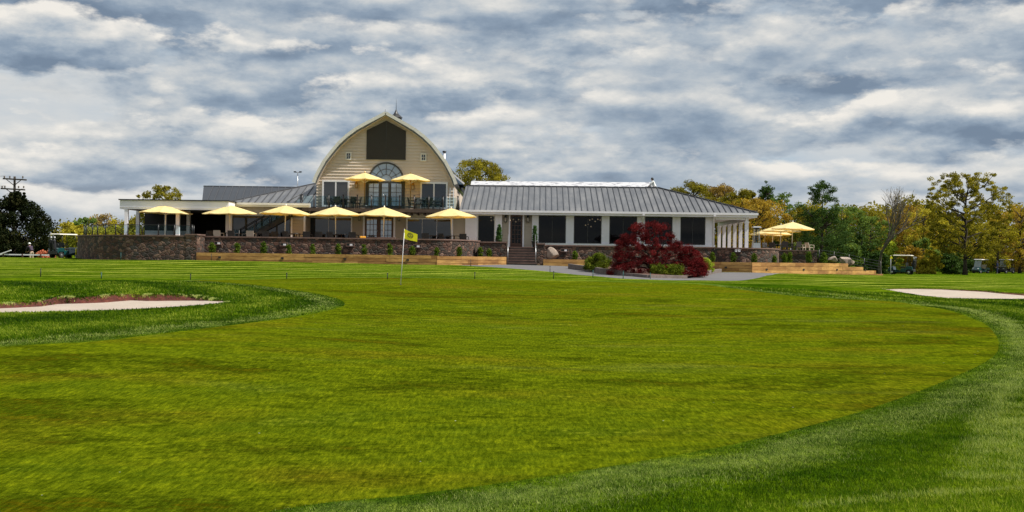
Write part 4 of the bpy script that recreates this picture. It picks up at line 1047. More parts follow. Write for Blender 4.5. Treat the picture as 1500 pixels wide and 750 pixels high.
def sillstone(u, v, D, w, name, label):
    q = MB(); x = X(u,D); z = Z(u,v,D); q.box(x-w/2,x+w/2,D-.1,D+.02,z-.16,z-.11); q.box(x-w/2,x-w/2+.04,D-.06,D+.02,z-.11,z+.1); q.box(x+w/2-.04,x+w/2,D-.06,D+.02,z-.11,z+.1); q.box(x-w/2+.04,x+w/2-.04,D-.06,D+.02,z+.06,z+.1)
    q.cur = 1; q.box(x-w/2+.04,x+w/2-.04,D-.02,D+.02,z-.11,z+.06)
    q.cur = 2; q.box(x-.02,x+.16,D-.09,D-.03,z-.1,z+.02)
    T(q.build(name, [M['stonecap'], M['black'], M['white']]), label, 'wall vent')
sillstone(319,355.5,77.28,.55,'wall_vent','framed vent in the stone wall near its left end')
sillstone(415.5,357.5,77.28,.55,'wall_vent','vent with a pale ledge between two small shrubs below the staircase')
sillstone(512.8,357.8,77.28,.6,'wall_vent','vent in the stone wall left of the french doors')
sillstone(611,360.0,77.28,.6,'wall_vent','vent in the stone wall just right of the flag')
sillstone(827,366,80.96,.6,'wall_vent','vent in the stone wall above the boulder by the steps')
for u, lb in ((1077.8,'left white lamp of the pair on the curved porch wall'),(1082.4,'right white lamp of the pair on the curved porch wall')):
    q = MB(); x = X(u,80.6); z = Z(u,367.3,80.6); q.box(x-.07,x+.07,80.45,80.7,z-.08,z+.08); q.box(x-.09,x+.09,80.43,80.5,z+.08,z+.1); T(q.build('wall_lamp', M['white']), lb, 'wall lamp', 'lamps on the porch wall')
# entrance steps
s_ = MB(); n_ = 7; xs0, xs1 = X(742.3,79.6), X(787,79.6)+.0; gb_ = gz(xs0, 79)-.05; top = FL-.012
for k in range(n_):
    s_.box(xs0,xs1-.02,79.15+k*.36,81.69,(gb_+.02 if k == 0 else gb_+(top-gb_)*k/n_+.001),gb_+(top-gb_)*(k+1)/n_-(.05))
for k in range(n_): s_.cur = 1; s_.box(xs0,xs1-.02,79.12+k*.36,79.15+(k+1)*.36 if k < n_-1 else 81.69,gb_+(top-gb_)*(k+1)/n_-.049,gb_+(top-gb_)*(k+1)/n_)
o = s_.build('entrance_steps', [M['stepstone'], M['stonecap']]); T(o, 'dark stone steps climbing to the brown entrance door', 'steps')
for x in (xs0+.08, xs1-.12):
    h = MB(); pts_ = [(x,79.2,gb_+.25),(x,79.2,gb_+1.05),(x,81.6,top+.92),(x,81.6,top)]; h.tube(pts_, .025, 8); h.tube([(x,80.4,(gb_+top)/2+.1),(x,80.4,(gb_+top)/2+.99)], .02, 6); h.build('handrail', M['steel'], o)

# ---------------------------------------------------------------- timber planters
def planter(path, z0, z1, label, soil=None, courses=3, plank=2.6, ends=True, t=.18, seed=1, topf=None):
    """stacked timbers along a plan path"""
    rg = random.Random(seed); V = []; Fc = []; att = []
    def bx6(a, b, za, zb, off):
        a = Vector(a); b = Vector(b); d = (b-a).normalized(); nn = Vector((-d.y, d.x)); a = a+nn*off; b = b+nn*off
        k = len(V)
        for p, z in ((a,za),(b,za)):
            V.extend([(p.x,p.y,z),(p.x+nn.x*t,p.y+nn.y*t,z),(p.x+nn.x*t,p.y+nn.y*t,z+(zb-za)),(p.x,p.y,z+(zb-za))])
        Fc.extend([(k,k+3,k+2,k+1),(k+4,k+5,k+6,k+7),(k,k+4,k+7,k+3),(k+1,k+2,k+6,k+5),(k+3,k+7,k+6,k+2),(k,k+1,k+5,k+4)])
        att.extend([rg.random()]*8)
    for (p, q) in zip(path[:-1], path[1:]):
        p = Vector(p); q = Vector(q); L = (q-p).length
        for c_ in range(courses):
            s = -rg.random()*plank*.6
            while s < L:
                e = s+plank*rg.uniform(.8,1.2); a_ = max(s,0); b_ = min(e, L)-.006
                if b_-a_ > .1:
                    zt_ = z1
                    if topf is not None and q == Vector(path[-1]): b_ = min(b_, L*topf[c_]-.006)
                if b_-a_ > .1:
                    ca = z0+(zt_-z0)*c_/courses+.009; cb_ = z0+(zt_-z0)*(c_+1)/courses-.009
                    bx6(p.lerp(q, a_/L), p.lerp(q, b_/L), ca, cb_, rg.uniform(-.008,.008))
                s = e
    A = np.array(V); lo = A.min(0); hi = A.max(0); off = np.array([(lo[0]+hi[0])/2,(lo[1]+hi[1])/2,lo[2]])
    o = raw('timber_planter', A-off, np.array(Fc), M['timber'], loc=tuple(off), attrs={'plank': np.array(att)})
    T(o, label, 'planter', 'new timber planters')
    if ends:
        for i in range(int((Vector(path[-1])-Vector(path[0])).length/4.2)+1):
            L = 1.6+i*4.3; k = 0
            for (p, q) in zip(path[:-1], path[1:]):
                p = Vector(p); q = Vector(q); l = (q-p).length
                if L <= l-.3:
                    c_ = p.lerp(q, L/l); m = MB(); zt_ = z1; zz_ = z0+(zt_-z0)*.55; d = (q-p).normalized()
                    m.rbox((c_.x+d.y*.012, c_.y-d.x*.012, zz_), (.17,.06,.13), atan2(d.y,d.x)); m.build('tie_end', M['darkpanel'], o); break
                L -= l
    if soil:
        s2 = MB(); s2.slab(soil, z0+.05, z1-.06); T(s2.build('planter_soil', M['mulch'], o))
    return o
pz1 = Z(500,372.4,75.4); 
planter([(X(287.7,75.3),75.3),(X(640,75.3),75.3)], .85, pz1, 'long shaded timber planter below the terrace wall', soil=[(X(288,75.5),75.5),(X(640,75.5),75.5),(X(640,77.25),77.25),(X(288,77.25),77.25)], seed=3)
planter([(X(640.3,75.3),75.3),(X(700,76.6),76.6),(X(742,78.3),78.3)], .78, pz1-.03, 'bright timber planter bending back towards the entrance steps', soil=[(X(640.5,75.5),75.5),(X(700,76.8),76.8),(X(741.5,78.5),78.5),(X(741,80.1),80.1),(X(704,80.1),80.1),(X(697,79.5),79.5),(X(684,78.4),78.4),(X(664,77.6),77.6),(X(640.5,77.2),77.2)], seed=5, ends=False)
planter([(X(796,79.4),79.4),(X(872,79.8),79.8)], .62, Z(830,380,79.4), 'short timber planter behind the boulder', soil=[(X(797,79.6),79.6),(X(872,80.0),80.0),(X(872,80.8),80.8),(X(798,80.8),80.8)], seed=8, ends=False)
zr1 = Z(1070,383.8,78.2); zr0 = Z(1070,399.5,78.2)-.1
planter([(X(1030,78.2),78.2),(X(1101.5,77.6),77.6)], zr0, zr1, 'shaded timber planter right of the dark red maple', soil=[(X(1031,78.4),78.4),(X(1101,77.8),77.8),(X(1101,80.5),80.5),(X(1047,80.9),80.9),(X(1031,80.9),80.9)], seed=9, courses=4)
xa_, xb_ = X(1214,83.2), X(1293,89)
stepdown = (1.0,.86,.62,.34)
planter([(X(1102,77.6),77.6),(X(1214,83.2),83.2),(X(1294,89),89)], zr0-.25, zr1, 'long sunlit timber planter stepping down towards the golf carts', seed=12, courses=4, topf=stepdown, plank=2.0)
q = MB(); q.slab([(X(1103,77.9),77.9),(X(1214,83.5),83.5),(X(1240,86),86),(X(1220,100),100),(X(1198,100),100),(X(1197,85.7),85.7),(X(1143,86.1),86.1),(X(1139,84.5),84.5),(X(1130,82.4),82.4),(X(1108,80.6),80.6)], -.6, zr1-.07)
T(q.build('planted_bank', M['rough']), kind='structure')
# ---------------------------------------------------------------- parasols
def make_parasol(R=1.95, hgt=2.75, drop=.62, pole='pole_w', base=True):
    root = empty('parasol', (0,0,0), False)
    n = 8; V = []; Fc = []; rings = 5
    V.append((0,0,hgt))
    for i in range(1, rings+1):
        t = i/rings
        for k in range(n*4):
            a = 2*pi*k/(n*4); seg = (k % 4)/4; edge = cos(pi/n)/cos((seg-.5)*2*pi/n)   # straight hem between ribs
            sag = .035*sin(pi*seg)*t; rr = R*t*edge
            V.append((rr*cos(a), rr*sin(a), hgt-drop*(t**1.08)-sag))
    m = n*4
    for k in range(m): Fc.append((0, 1+k, 1+(k+1) % m))
    for i in range(rings-1):
        for k in range(m): a = 1+i*m+k; b = 1+i*m+(k+1) % m; Fc.append((a, a+m, b+m, b))
    s0 = len(V)
    for k in range(m): x, y, z = V[1+(rings-1)*m+k]; V.append((x*1.002, y*1.002, z-.035))
    for k in range(m): a = 1+(rings-1)*m+k; b = 1+(rings-1)*m+(k+1) % m; Fc.append((a, s0+k, s0+(k+1) % m, b))
    c = MB(); c.add(V, Fc); c.build('canopy', M['canopy'], root)
    p = MB(); p.tube([(0,0,0),(0,0,hgt+.04)], .038, 10); p.lathe([(.05,0),(.06,.05),(.02,.12)], (0,0,hgt-.01), 8); p.build('pole', M[pole], root)
    r = MB()
    for k in range(n):
        a = 2*pi*k/n; r.bar((.03*cos(a),.03*sin(a),hgt-.06),(R*.97*cos(a),R*.97*sin(a),hgt-drop-.05), .022, .022)
        r.bar((.05*cos(a),.05*sin(a),hgt-.75),(R*.5*cos(a),R*.5*sin(a),hgt-.06-drop*.5), .018, .018)
    r.build('ribs', M['pole_w'], root)
    b = MB(); b.lathe([(.36,0),(.36,.06),(.06,.10),(.06,.3)], (0,0,0), 16); b.build('base', M['black'], root)
    return root
pz = [0]
par0 = make_parasol()
lo = [(241,80.0,.1,'yellow parasol on the tall curved wall in front of the flat white pavilion'),
      (336.5,80.1,.25,'yellow parasol at the foot of the staircase, in front of the white corner post'),
      (416.5,80.2,.0,'yellow parasol in front of the dark staircase underside'),
      (491.5,80.2,.3,'yellow parasol in front of the left ground floor window'),
      (561,80.2,.15,'yellow parasol in front of the ground floor french doors, left of the flag'),
      (661,80.3,.35,'yellow parasol at the right end of the terrace, beside the white corner pier')]
tops = [298.2,299.3,299.8,301.4,302.3,304.0]
for i, (u, D, rz, lb) in enumerate(lo):
    o = par0 if i == 0 else copy_tree(par0)
    o.location = (X(u,D), D, Z(u,tops[i],D)-2.80); o.rotation_euler = (.02*sin(i*2.1), .022*cos(i*3.3), rz); T(o, lb, 'parasol', 'yellow parasols')
par1 = make_parasol(1.56, 2.55, .52, 'brass')
for i, (u, D, vt, lb) in enumerate([(532.8,82.9,252.0,'smaller yellow parasol on the balcony, left of the arched window'),(600,82.9,253.2,'smaller yellow parasol on the balcony, right of the arched window')]):
    o = par1 if i == 0 else copy_tree(par1)
    o.location = (X(u,D), D, Z(u,vt,D)-2.6); o.rotation_euler.z = .2+.3*i; T(o, lb, 'parasol', 'yellow parasols')
sp = [(1159.8,96,324.2,'largest and nearest yellow parasol of the group on the side patio'),(1142.8,104,328.3,'second yellow parasol on the side patio, just behind the largest'),
      (1119.5,118,335.2,'farthest yellow parasol on the side patio, partly behind the patio heater'),(1131,111,333,'third yellow parasol on the side patio, between the second and the farthest')]
for u, D, vt, lb in sp:
    o = copy_tree(par0); z = Z(u,vt,D); o.location = (X(u,D), D, z-2.80); o.rotation_euler.z = .2; T(o, lb, 'parasol', 'yellow parasols')
# ---------------------------------------------------------------- chairs and tables
def make_chair(mat, name='armchair'):
    root = empty(name, (0,0,0), False)
    s = MB(); s.box(-.27,.27,-.26,.26,.40,.46); s.build('seat', M[mat], root, bevel=.015)
    b = MB(); v = []
    for z, w, y in ((.44,.25,.25),(.65,.27,.29),(.88,.25,.34)):
        v += [(-w,y,z),(w,y,z),(w,y+.05,z),(-w,y+.05,z)]
    b.add(v, [(0,1,5,4),(4,5,9,8),(3,7,6,2),(7,11,10,6),(8,9,10,11),(0,4,7,3),(4,8,11,7),(1,2,6,5),(5,6,10,9),(0,3,2,1)]); b.build('backrest', M[mat], root)
    for sx in (-1,1):
        a = MB(); a.bar((sx*.29,-.25,.66),(sx*.29,.28,.68),.06,.04); a.bar((sx*.29,-.23,.42),(sx*.29,-.23,.65),.05,.05); a.build('armrest', M[mat], root)
        for y in (-.23,.25): l = MB(); l.box(sx*.25-.025,sx*.25+.025,y-.025,y+.025,0,.40); l.build('leg', M[mat], root)
    return root
def make_table(R=.45, h=.74):
    root = empty('patio_table', (0,0,0), False)
    t = MB(); t.lathe([(R,h-.04),(R,h)], (0,0,0), 20); t.build('table_top', M['black'], root)
    t = MB(); t.tube([(0,0,.03),(0,0,h-.04)], .04, 8); t.build('pedestal', M['black'], root)
    t = MB(); t.lathe([(.26,0),(.26,.02),(.04,.05)], (0,0,0), 14); t.build('base', M['black'], root)
    return root
ch_dark = make_chair('wicker'); ch_light = make_chair('lightwicker'); tb = make_table()
used = set()
def put(src, u, D, z, rz, label, cat, group, xf=None):
    o = src if src.name not in used else copy_tree(src); used.add(src.name)
    o.location = (X(u,D), D, z); o.rotation_euler.z = rz; return T(o, label, cat, group)
BZ = ZD
# balcony, left set
gl = 'dark wicker armchairs on the balcony'
for u, D, rz, lb in [(484.5,83.2,1.3,'left-facing end chair of the balcony set in front of the left gable window'),
    (494.5,82.7,3.0,'dark balcony chair with its back to the lawn in front of the left gable window'),
    (513,82.8,-2.4,'dark balcony chair right of the table in front of the left gable window'),
    (521,83.4,-1.5,'dark balcony chair nearest the left side of the balcony french doors'),
    (603.5,83.2,1.5,'dark balcony chair nearest the right side of the balcony french doors'),
    (612.5,83.5,.3,'dark balcony chair facing the lawn left of the right gable window'),
    (629,82.7,3.0,'dark balcony chair with its back to the lawn in front of the right gable window'),
    (638.5,83.3,-1.5,'dark balcony chair at the right end of the right balcony set')]:
    put(ch_dark, u, D, BZ, rz, lb, 'chair', gl)
put(tb, 503.5, 83.2, BZ, 0, 'round dark table on the left half of the balcony', 'table', 'round patio tables')
put(tb, 620.5, 83.1, BZ, 0, 'round dark table on the right half of the balcony', 'table', 'round patio tables')
gl = 'armchairs on the lower terrace'
for u, D, rz, k, lb in [(309,80.6,.6,0,'dark terrace chair farthest left, just right of the stone pier'),
    (320,79.2,3.0,1,'beige-backed chair left of the white corner post'),
    (341,79.3,2.9,0,'dark terrace chair at the foot of the staircase'),
    (356,80.6,-.9,0,'dark terrace chair behind the table under the staircase'),
    (367.5,79.2,3.1,1,'beige-backed chair below the dark staircase'),
    (391,79.1,3.0,0,'dark high chair just left of the parasol pole under the staircase top'),
    (402.5,80.5,.3,0,'dark terrace chair left of the white parasol pole in front of the sliding doors'),
    (422,79.6,2.6,0,'dark terrace chair against the taupe siding strip, right of the third parasol pole'),
    (440,80.4,-1.0,0,'dark terrace chair in front of the taupe siding strip beside the left window'),
    (450,79.1,3.1,0,'dark terrace chair below the left edge of the left ground floor window'),
    (468.5,79.5,3.0,0,'dark terrace chair in the middle of the left ground floor window'),
    (486.5,79.4,2.7,0,'dark terrace chair just left of the fourth parasol pole'),
    (517.5,79.3,3.0,0,'dark terrace chair right of the left ground floor window, beside the orange cushion'),
    (624,79.6,3.0,0,'dark terrace chair in front of the right ground floor window, left part'),
    (650.5,80.0,2.4,0,'dark terrace chair in front of the right edge of the right ground floor window'),
    (679,79.9,3.0,0,'dark terrace chair in front of the white corner pier')]:
    put(ch_light if k else ch_dark, u, D, FL, rz, lb, 'chair', gl)
for u, D, lb in [(330,80.0,'round dark table left of the white corner post'),(378,79.9,'round dark table below the dark staircase'),(431,79.9,'round dark table in front of the taupe siding strip'),(499,79.9,'round dark table right of the fourth parasol pole'),(638,80.2,'round dark table in front of the right ground floor window'),(665,80.6,'round dark table under the parasol at the right end of the terrace')]:
    put(tb, u, D, FL, 0, lb, 'table', 'round patio tables')
q = MB(); D = 78.6; q.rbox((X(531,D),D,WTOP+.06),(.42,.38,.17),.2); T(q.build('cushion', M['cushion'], bevel=.04), 'orange cushion on the terrace wall left of the flag', 'cushion')
bb = empty('serving_bench', (X(557,79),79,FL)); T(bb, 'long low reddish bench behind the terrace wall in front of the french doors', 'bench')
q = MB(); q.box(X(536,79),X(579,79),78.8,79.2,WTOP+.02,WTOP+.10); q.build('bench_top', M['stonecap'], bb)
for u in (539,557,576): q = MB(); q.box(X(u,79)-.04,X(u,79)+.04,78.85,79.15,FL,WTOP+.02); q.build('leg', M['black'], bb)
# side patio furniture
for u, D, rz, k, lb in [(1123,101,.4,0,'dark chair on the side patio behind the patio heater'),(1131,99,2.8,0,'dark chair on the side patio under the second parasol'),
    (1149,93,3.0,0,'dark chair on the side patio left of the nearest parasol pole'),(1156,94,1.2,0,'dark chair on the side patio touching the nearest parasol pole'),
    (1166,93,-2.6,0,'dark chair on the side patio right of the nearest parasol pole'),(1174,96,.9,1,'pale chair on the side patio'),(1186,98,2.0,1,'pale chair farthest right on the side patio')]:
    put(ch_light if k else ch_dark, u, D, RT, rz, lb, 'chair', 'armchairs on the side patio')
put(tb, 1161, 95.5, RT, 0, 'round dark table under the nearest side patio parasol', 'table', 'round patio tables')
put(tb, 1139, 100, RT, 0, 'round dark table under the second side patio parasol', 'table', 'round patio tables')
# ---------------------------------------------------------------- patio heater
hx, hy = X(1107.5,82.4), 82.4; hz = RT; ht = Z(1107.5,331.8,hy)
ph = empty('patio_heater', (hx,hy,hz)); T(ph, 'pyramid patio heater with a flat steel hood on the porch corner wall', 'patio heater')
hh = ht-hz
for sx in (-1,1):
    for sy in (-1,1): q = MB(); q.bar((hx+sx*.27,hy+sy*.27,hz+.1),(hx+sx*.15,hy+sy*.15,ht-.1),.035,.035); q.build('frame_leg', M['steel'], ph)
q = MB(); q.add([(hx-.29,hy-.29,hz),(hx+.29,hy-.29,hz),(hx+.29,hy+.29,hz),(hx-.29,hy+.29,hz),(hx-.25,hy-.25,hz+.55),(hx+.25,hy-.25,hz+.55),(hx+.25,hy+.25,hz+.55),(hx-.25,hy+.25,hz+.55)],[(3,2,1,0),(4,5,6,7),(0,1,5,4),(1,2,6,5),(2,3,7,6),(3,0,4,7)]); q.build('burner_housing', M['steel'], ph)
q = MB(); q.tube([(hx,hy,hz+.55),(hx,hy,ht-.14)], .07, 12); q.build('glass_tube', M['heaterglass'], ph)
q = MB(); q.add([(hx+a*.33,hy+b*.33,ht-.08) for a,b in ((-1,-1),(1,-1),(1,1),(-1,1))]+[(hx+a*.24,hy+b*.24,ht) for a,b in ((-1,-1),(1,-1),(1,1),(-1,1))],[(3,2,1,0),(4,5,6,7),(0,1,5,4),(1,2,6,5),(2,3,7,6),(3,0,4,7)]); q.build('hood', M['steel'], ph)
q = MB(); q.box(hx-.18,hx+.18,hy-.18,hy+.18,ht-.19,ht-.082); q.build('heater_head', M['black'], ph)
# ---------------------------------------------------------------- ladder on the balcony
ld = empty('stepladder', (X(660.5,83.3),83.3,BZ)); T(ld, 'aluminium ladder leaning at the right end of the balcony', 'ladder')
z1_ = Z(660,275.5,83.9)
for du in (657.6, 663.6): q = MB(); q.bar((X(du,83.3)*1.0,83.2,BZ),(X(660.5+(du-660.5)*.8,83.9),83.9,z1_),.05,.08); q.build('stile', M['alu'], ld)
for k in range(6):
    t = (k+.7)/6.4; q = MB(); zc = BZ+(z1_-BZ)*t; yc = 83.2+.7*t; h_ = (1-.2*t); q.box(X(660.5-3*h_,yc),X(660.5+3*h_,yc),yc-.05,yc+.05,zc-.015,zc+.02); q.build('rung', M['alu'], ld)
# ---------------------------------------------------------------- flagstick
fx, fy = G(586.8, 417.3); fz = gz(fx, fy)
fl_ = empty('flagstick', (fx,fy,fz)); T(fl_, 'leaning white flagstick with a yellow flag standing on the green', 'flagstick')
topx, topz = XZ(592.6, 335.2, fy)
q = MB(); q.tube([(fx,fy,fz-.02),(topx,fy,topz)], [.014,.010], 8); q.build('pole', M['white'], fl_)
q = MB(); q.lathe([(.054,0.006),(.054,.012)], (fx,fy,fz-.0), 18); q.build('hole_cup', M['black'], fl_)
V = []; nx, nz = 14, 8
def fpt(s, t, dy=0.0):   # s along the flag, t downward
    ua = 592.7+s*19.0-t*1.6*(1-s*.6); va = 335.5+s*8.2+t*(13.6-s*2.6)+.35*sin(s*5)
    D = fy-.03+.035*sin(s*6.3+t*1.5)-dy; return tuple(P(ua, va, D))
for j in range(nz+1):
    for i in range(nx+1): V.append(fpt(i/nx, j/nz))
q = MB(); q.smooth = True; q.add(V, [(j*(nx+1)+i,(j+1)*(nx+1)+i,(j+1)*(nx+1)+i+1,j*(nx+1)+i+1) for j in range(nz) for i in range(nx)])
fg = q.build('flag', M['flag'], fl_)
q = MB(); q.smooth = False
def stroke(pts, w):
    for a, b in zip(pts[:-1], pts[1:]):
        dx, dy = b[0]-a[0], b[1]-a[1]; L = sqrt(dx*dx+dy*dy)+1e-9; ox, oy = -dy/L*w/2, dx/L*w/2
        q.add([fpt(*p, dy=.006) for p in ((a[0]+ox,a[1]+oy),(b[0]+ox,b[1]+oy),(b[0]-ox,b[1]-oy),(a[0]-ox,a[1]-oy))], [(0,1,2,3)])
cs, ct, rs, rt2 = .47, .44, .185, .255
for a0, a1 in ((.35*pi,1.43*pi),(1.57*pi,2.65*pi)):
    stroke([(cs+rs*cos(a0+(a1-a0)*k/18), ct-rt2*sin(a0+(a1-a0)*k/18)) for k in range(19)], .055)
for k in range(12):
    a = 2*pi*k/12; stroke([(cs+rs*cos(a), ct+rt2*sin(a)), (cs+rs*1.22*cos(a+.15), ct+rt2*1.2*sin(a+.15))], .035)
stroke([(cs+.095,ct-.10),(cs+.03,ct-.15),(cs-.06,ct-.12),(cs-.07,ct-.04),(cs+.0,ct+.0),(cs+.07,ct+.05),(cs+.06,ct+.13),(cs-.03,ct+.16),(cs-.1,ct+.11)], .045)
q.build('round_emblem', M['black'], fg)
# ---------------------------------------------------------------- stakes
def stake(u, v, vtop, mat, label, D=None):
    x, y = G(u, v) if D is None else (X(u,D), D)
    z = gz(x, y); zt_ = max(Z(u, vtop, y), z+.25); q = MB(); q.tube([(x,y,z-.02),(x,y,zt_)], [.022,.018], 6); q.lathe([(.028,0),(.03,.03),(.01,.05)], (x,y,zt_-.02), 6)
    T(q.build('rope_stake', M[mat]), label, 'stake', 'rope stakes around the green')
for u, v, vt, m_, lb in [(59.5,405.5,394,'stakeblack','black stake on the striped lawn farthest left'),(148.5,408,399.5,'stakegreen','small stake on the lawn below the left end of the curved wall'),
    (279,410,402,'stakeblack','black stake at the back edge of the green left of the stone pier'),(420,408.5,401,'stakeblack','black stake at the back edge of the green below the staircase'),
    (567.5,409,400.5,'stakeblack','black stake just left of the flagstick'),(695.5,408.5,399.5,'stakeblack','black stake on the lawn below the right end of the terrace wall'),
    (177,381.3,370.5,'stakegreen','green stake against the tall curved wall'),(309.5,381.8,372,'stakeblack','black stake at the left end of the long timber planter'),
    (438.5,383,375.5,'stakegreen','green stake in front of the long timber planter'),(567,385.8,376,'stakeblack','black stake in front of the timber planter near the flag'),
    (689.5,390,380.5,'stakeblack','black stake before the bright timber planter'),(805.6,398.5,390.5,'stakeblack','black stake on the edge of the path in front of the boulder'),
    (811,408.5,398,'stakeblack','black stake between the path and the green'),(868.5,406,396.5,'stakegreen','green stake beside the timber edging left of the red maple'),
    (912.8,408.2,397.6,'stakegreen','green stake in front of the red maple'),(952.5,408.2,400.5,'stakegreen','green stake at the left end of the clipped yew hedge')]:
    stake(u, v, vt, m_, lb)
# ---------------------------------------------------------------- planted shrubs
def shrub(u, vt, vb, D, wpx, leaf, label, name='shrub', kind='egg', n=900, size=.08, group=None, zb=None, clumps=40, cr=.3, trunk=.03, cat='shrub', seed=1, gap=0):
    z = Z(u, vb, D) if zb is None else zb
    return tree(name, u, vt, D, wpx, leaf, kind, z-.03, trunk, clumps, n, size, cr, label, cat, group, seed=seed, limbs=False, xy=(X(u,D),D))
gs = 'small conical shrubs planted along the stone walls'
row = [(310.5,354,370.3,12,'below the wall vent nearest the pier'),(347,354,369.5,9.5,'second from the left along the terrace wall'),(386,352.8,371,10,'third from the left along the terrace wall'),(423,356.5,371,9,'just right of the pale vent below the staircase'),
    (458,356,371.7,8.5,'fifth from the left along the terrace wall'),(495.5,356,372,9,'left of the vent in front of the left ground floor window'),(533,357,372.3,10,'below the orange cushion'),(570.5,356,372.6,10,'just left of the flag'),
    (604,358,372.8,9,'right of the flagstick, below the vent'),(640,361.5,373.6,8,'where the wall begins to curve'),(673,360,375,10,'in front of the sunlit curve of the wall'),(703.5,361.5,376,9,'at the right end of the curved wall'),(716.5,363.5,376,9,'in front of the short wall beside the steps')]
for i, (u, vt, vb, w_, lb) in enumerate(row):
    D = 76.6 if u < 650 else (77.6 if u < 690 else 79.0)
    shrub(u, vt, vb+.5, D, w_, 'arbor', 'small bright green shrub '+lb, group=gs, zb=pz1-.1, seed=i)
for i, (u, vt, vb, w_, D, lb) in enumerate([(842,366,381,9,80.3,'right of the boulder in front of the dining room wall'),(1044,369,383,8,79.6,'just right of the red maple'),(1074.5,369.5,384,9.5,79.4,'below the pair of white wall lamps'),
    (1104.5,370.5,384.5,9,79.2,'below the patio heater'),(1134,373,385,7.5,80.0,'in front of the sunlit curve of the porch wall'),(1149,370,383,9,82.5,'in the angle between the curved and the low side wall'),
    (1157,366.5,380,8.5,84.4,'against the left end of the low side wall'),(1184.7,367,381,10,84.4,'against the right part of the low side wall'),(1206.5,368,382,12,85,'on the grass bank beyond the low side wall')]):
    shrub(u, vt, vb, D, w_, 'arbor', 'small bright green shrub '+lb, group=gs, zb=(Z(u,vb,D) if u < 900 else zr1-.1), seed=20+i)
for u, vt, lb, D in ((730.6,327.5,'tall narrow potted evergreen left of the entrance door',81.2),(783,329,'tall narrow potted evergreen right of the entrance door',82.6)):
    z_ = FL if u > 750 else FL+.05; rt = tree('potted_evergreen', u, vt, D, 8.5 if u > 750 else 10, 'topiary', 'cone', z_+.28, .02, 60, 3200, .07, .2, lb, 'potted plant', 'potted evergreens at the entrance', limbs=False, xy=(X(u,D),D), seed=3)
    OFF[rt.name] = (0,0,0); q = MB(); q.lathe([(.17,-.28),(.23,.12),(.25,.14),(.25,.18),(.21,.18),(.20,.12)], (0,0,0), 14); q.build('pot', M['plantpot'], rt)
# ---------------------------------------------------------------- island bed with the red maple
def edging(path, h, label):
    q = MB(); 
    for a, b in zip(path[:-1], path[1:]):
        a = Vector(a); b = Vector(b); za = gz(*a); zb_ = gz(*b); q.bar((a.x,a.y,za+h/2-.03),(b.x,b.y,zb_+h/2-.03), .2, h)
    T(q.build('timber_edging', M['oldtimber'], bevel=.015), label, 'edging', 'weathered timber bed edging')
L1 = [G(u,v) for u,v in [(834,393.5),(862,397.5),(882,401.0),(912,403.8)]]; edging(L1, .36, 'weathered grey timber edging curving left of the red maple')
L2 = [G(u,v) for u,v in [(912,403.9),(930,405),(950,407),(1005,408)]]; edging(L2, .2, 'low timber edging in front of the clipped yew hedge')
L3 = [G(u,v) for u,v in [(1024,405.8),(1040,402),(1055,399.5)]]; edging(L3, .3, 'short timber edging right of the red maple')
bed = L1+L2[1:]+L3+[(X(1050,76),76),(X(1000,77.5),77.5),(X(900,77),77),(X(850,74),74)]
q = MB(); cx_ = sum(p[0] for p in bed)/len(bed); cy_ = sum(p[1] for p in bed)/len(bed); vs_ = [(p[0],p[1],gz(*p)+.13) for p in bed]+[(cx_,cy_,gz(cx_,cy_)+.3)]; q.add(vs_, [(i,(i+1) % len(bed),len(bed)) for i in range(len(bed))])
T(q.build('planting_bed', M['mulch']), kind='structure')
mx, my = X(958,64.5), 64.5
def maple():
    rg = np.random.default_rng(4); D = my; z0 = gz(mx,my)+.1; root = empty('red_maple', (mx,my,z0)); T(root, 'spreading dark red weeping maple in front of the dining room windows', 'tree')
    env = [(893,400),(900,372),(908,345),(925,330),(945,322),(968,322),(984,335),(992,352),(1008,358),(1022,368),(1034,388),(1034,402)]
    cent = []; rad = []
    us = np.array([e[0] for e in env]); vs = np.array([e[1] for e in env])
    while len(cent) < 420:
        u = rg.uniform(893,1036); vt = np.interp(u, us, vs); 
        if vt > 398: continue
        tt = rg.random()**1.2; v = vt+3+(404-vt-5)*tt; yy = D+rg.uniform(-1,1)*2.3*sqrt(max(.05,1-((u-962)/76)**2))*(0.5+.5*tt)
        x, z = XZ(u, v, yy); cent.append((x-mx, yy-my, z-z0)); rad.append(rg.uniform(.10,.34))
    V, Fq, rnd = leaves(np.array(cent), np.array(rad), 72000, .075, rg, .8, .5)
    raw('crown', V, Fq, LM['red'], parent=root, attrs={'rnd': rnd})
    b = MB()
    for k in range(24):
        c = Vector(cent[k*9]); m = c*.5; m.z += .5; b.tube([(0,0,0),(m.x*.4,m.y*.4,m.z*.8),m,c], [.08,.06,.035,.012], 6, cap=False)
    OFF[root.name] = (0,0,0); b.tube([(0,0,-.1),(.05,0,.6),(.02,.02,1.2)], [.13,.1,.08], 8); b.build('trunk', M['bark'], root)
maple()
def bush(u0, u1, vt, vb, D, leaf, label, name='bush', n=5000, size=.07, kind='mound', cat='bush', dp=None, clumps=60, cr=.16, group=None, seed=5):
    u = (u0+u1)/2; return tree(name, u, vt, D, u1-u0, leaf, kind, Z(u,vb,D)-.08, .0, clumps, n, size, cr, label, cat, group, limbs=False, xy=(X(u,D),D), depth=dp, seed=seed)
bush(854,897,368.5,394,68,'yew','rounded green bush left of the red maple',n=7000,clumps=70)
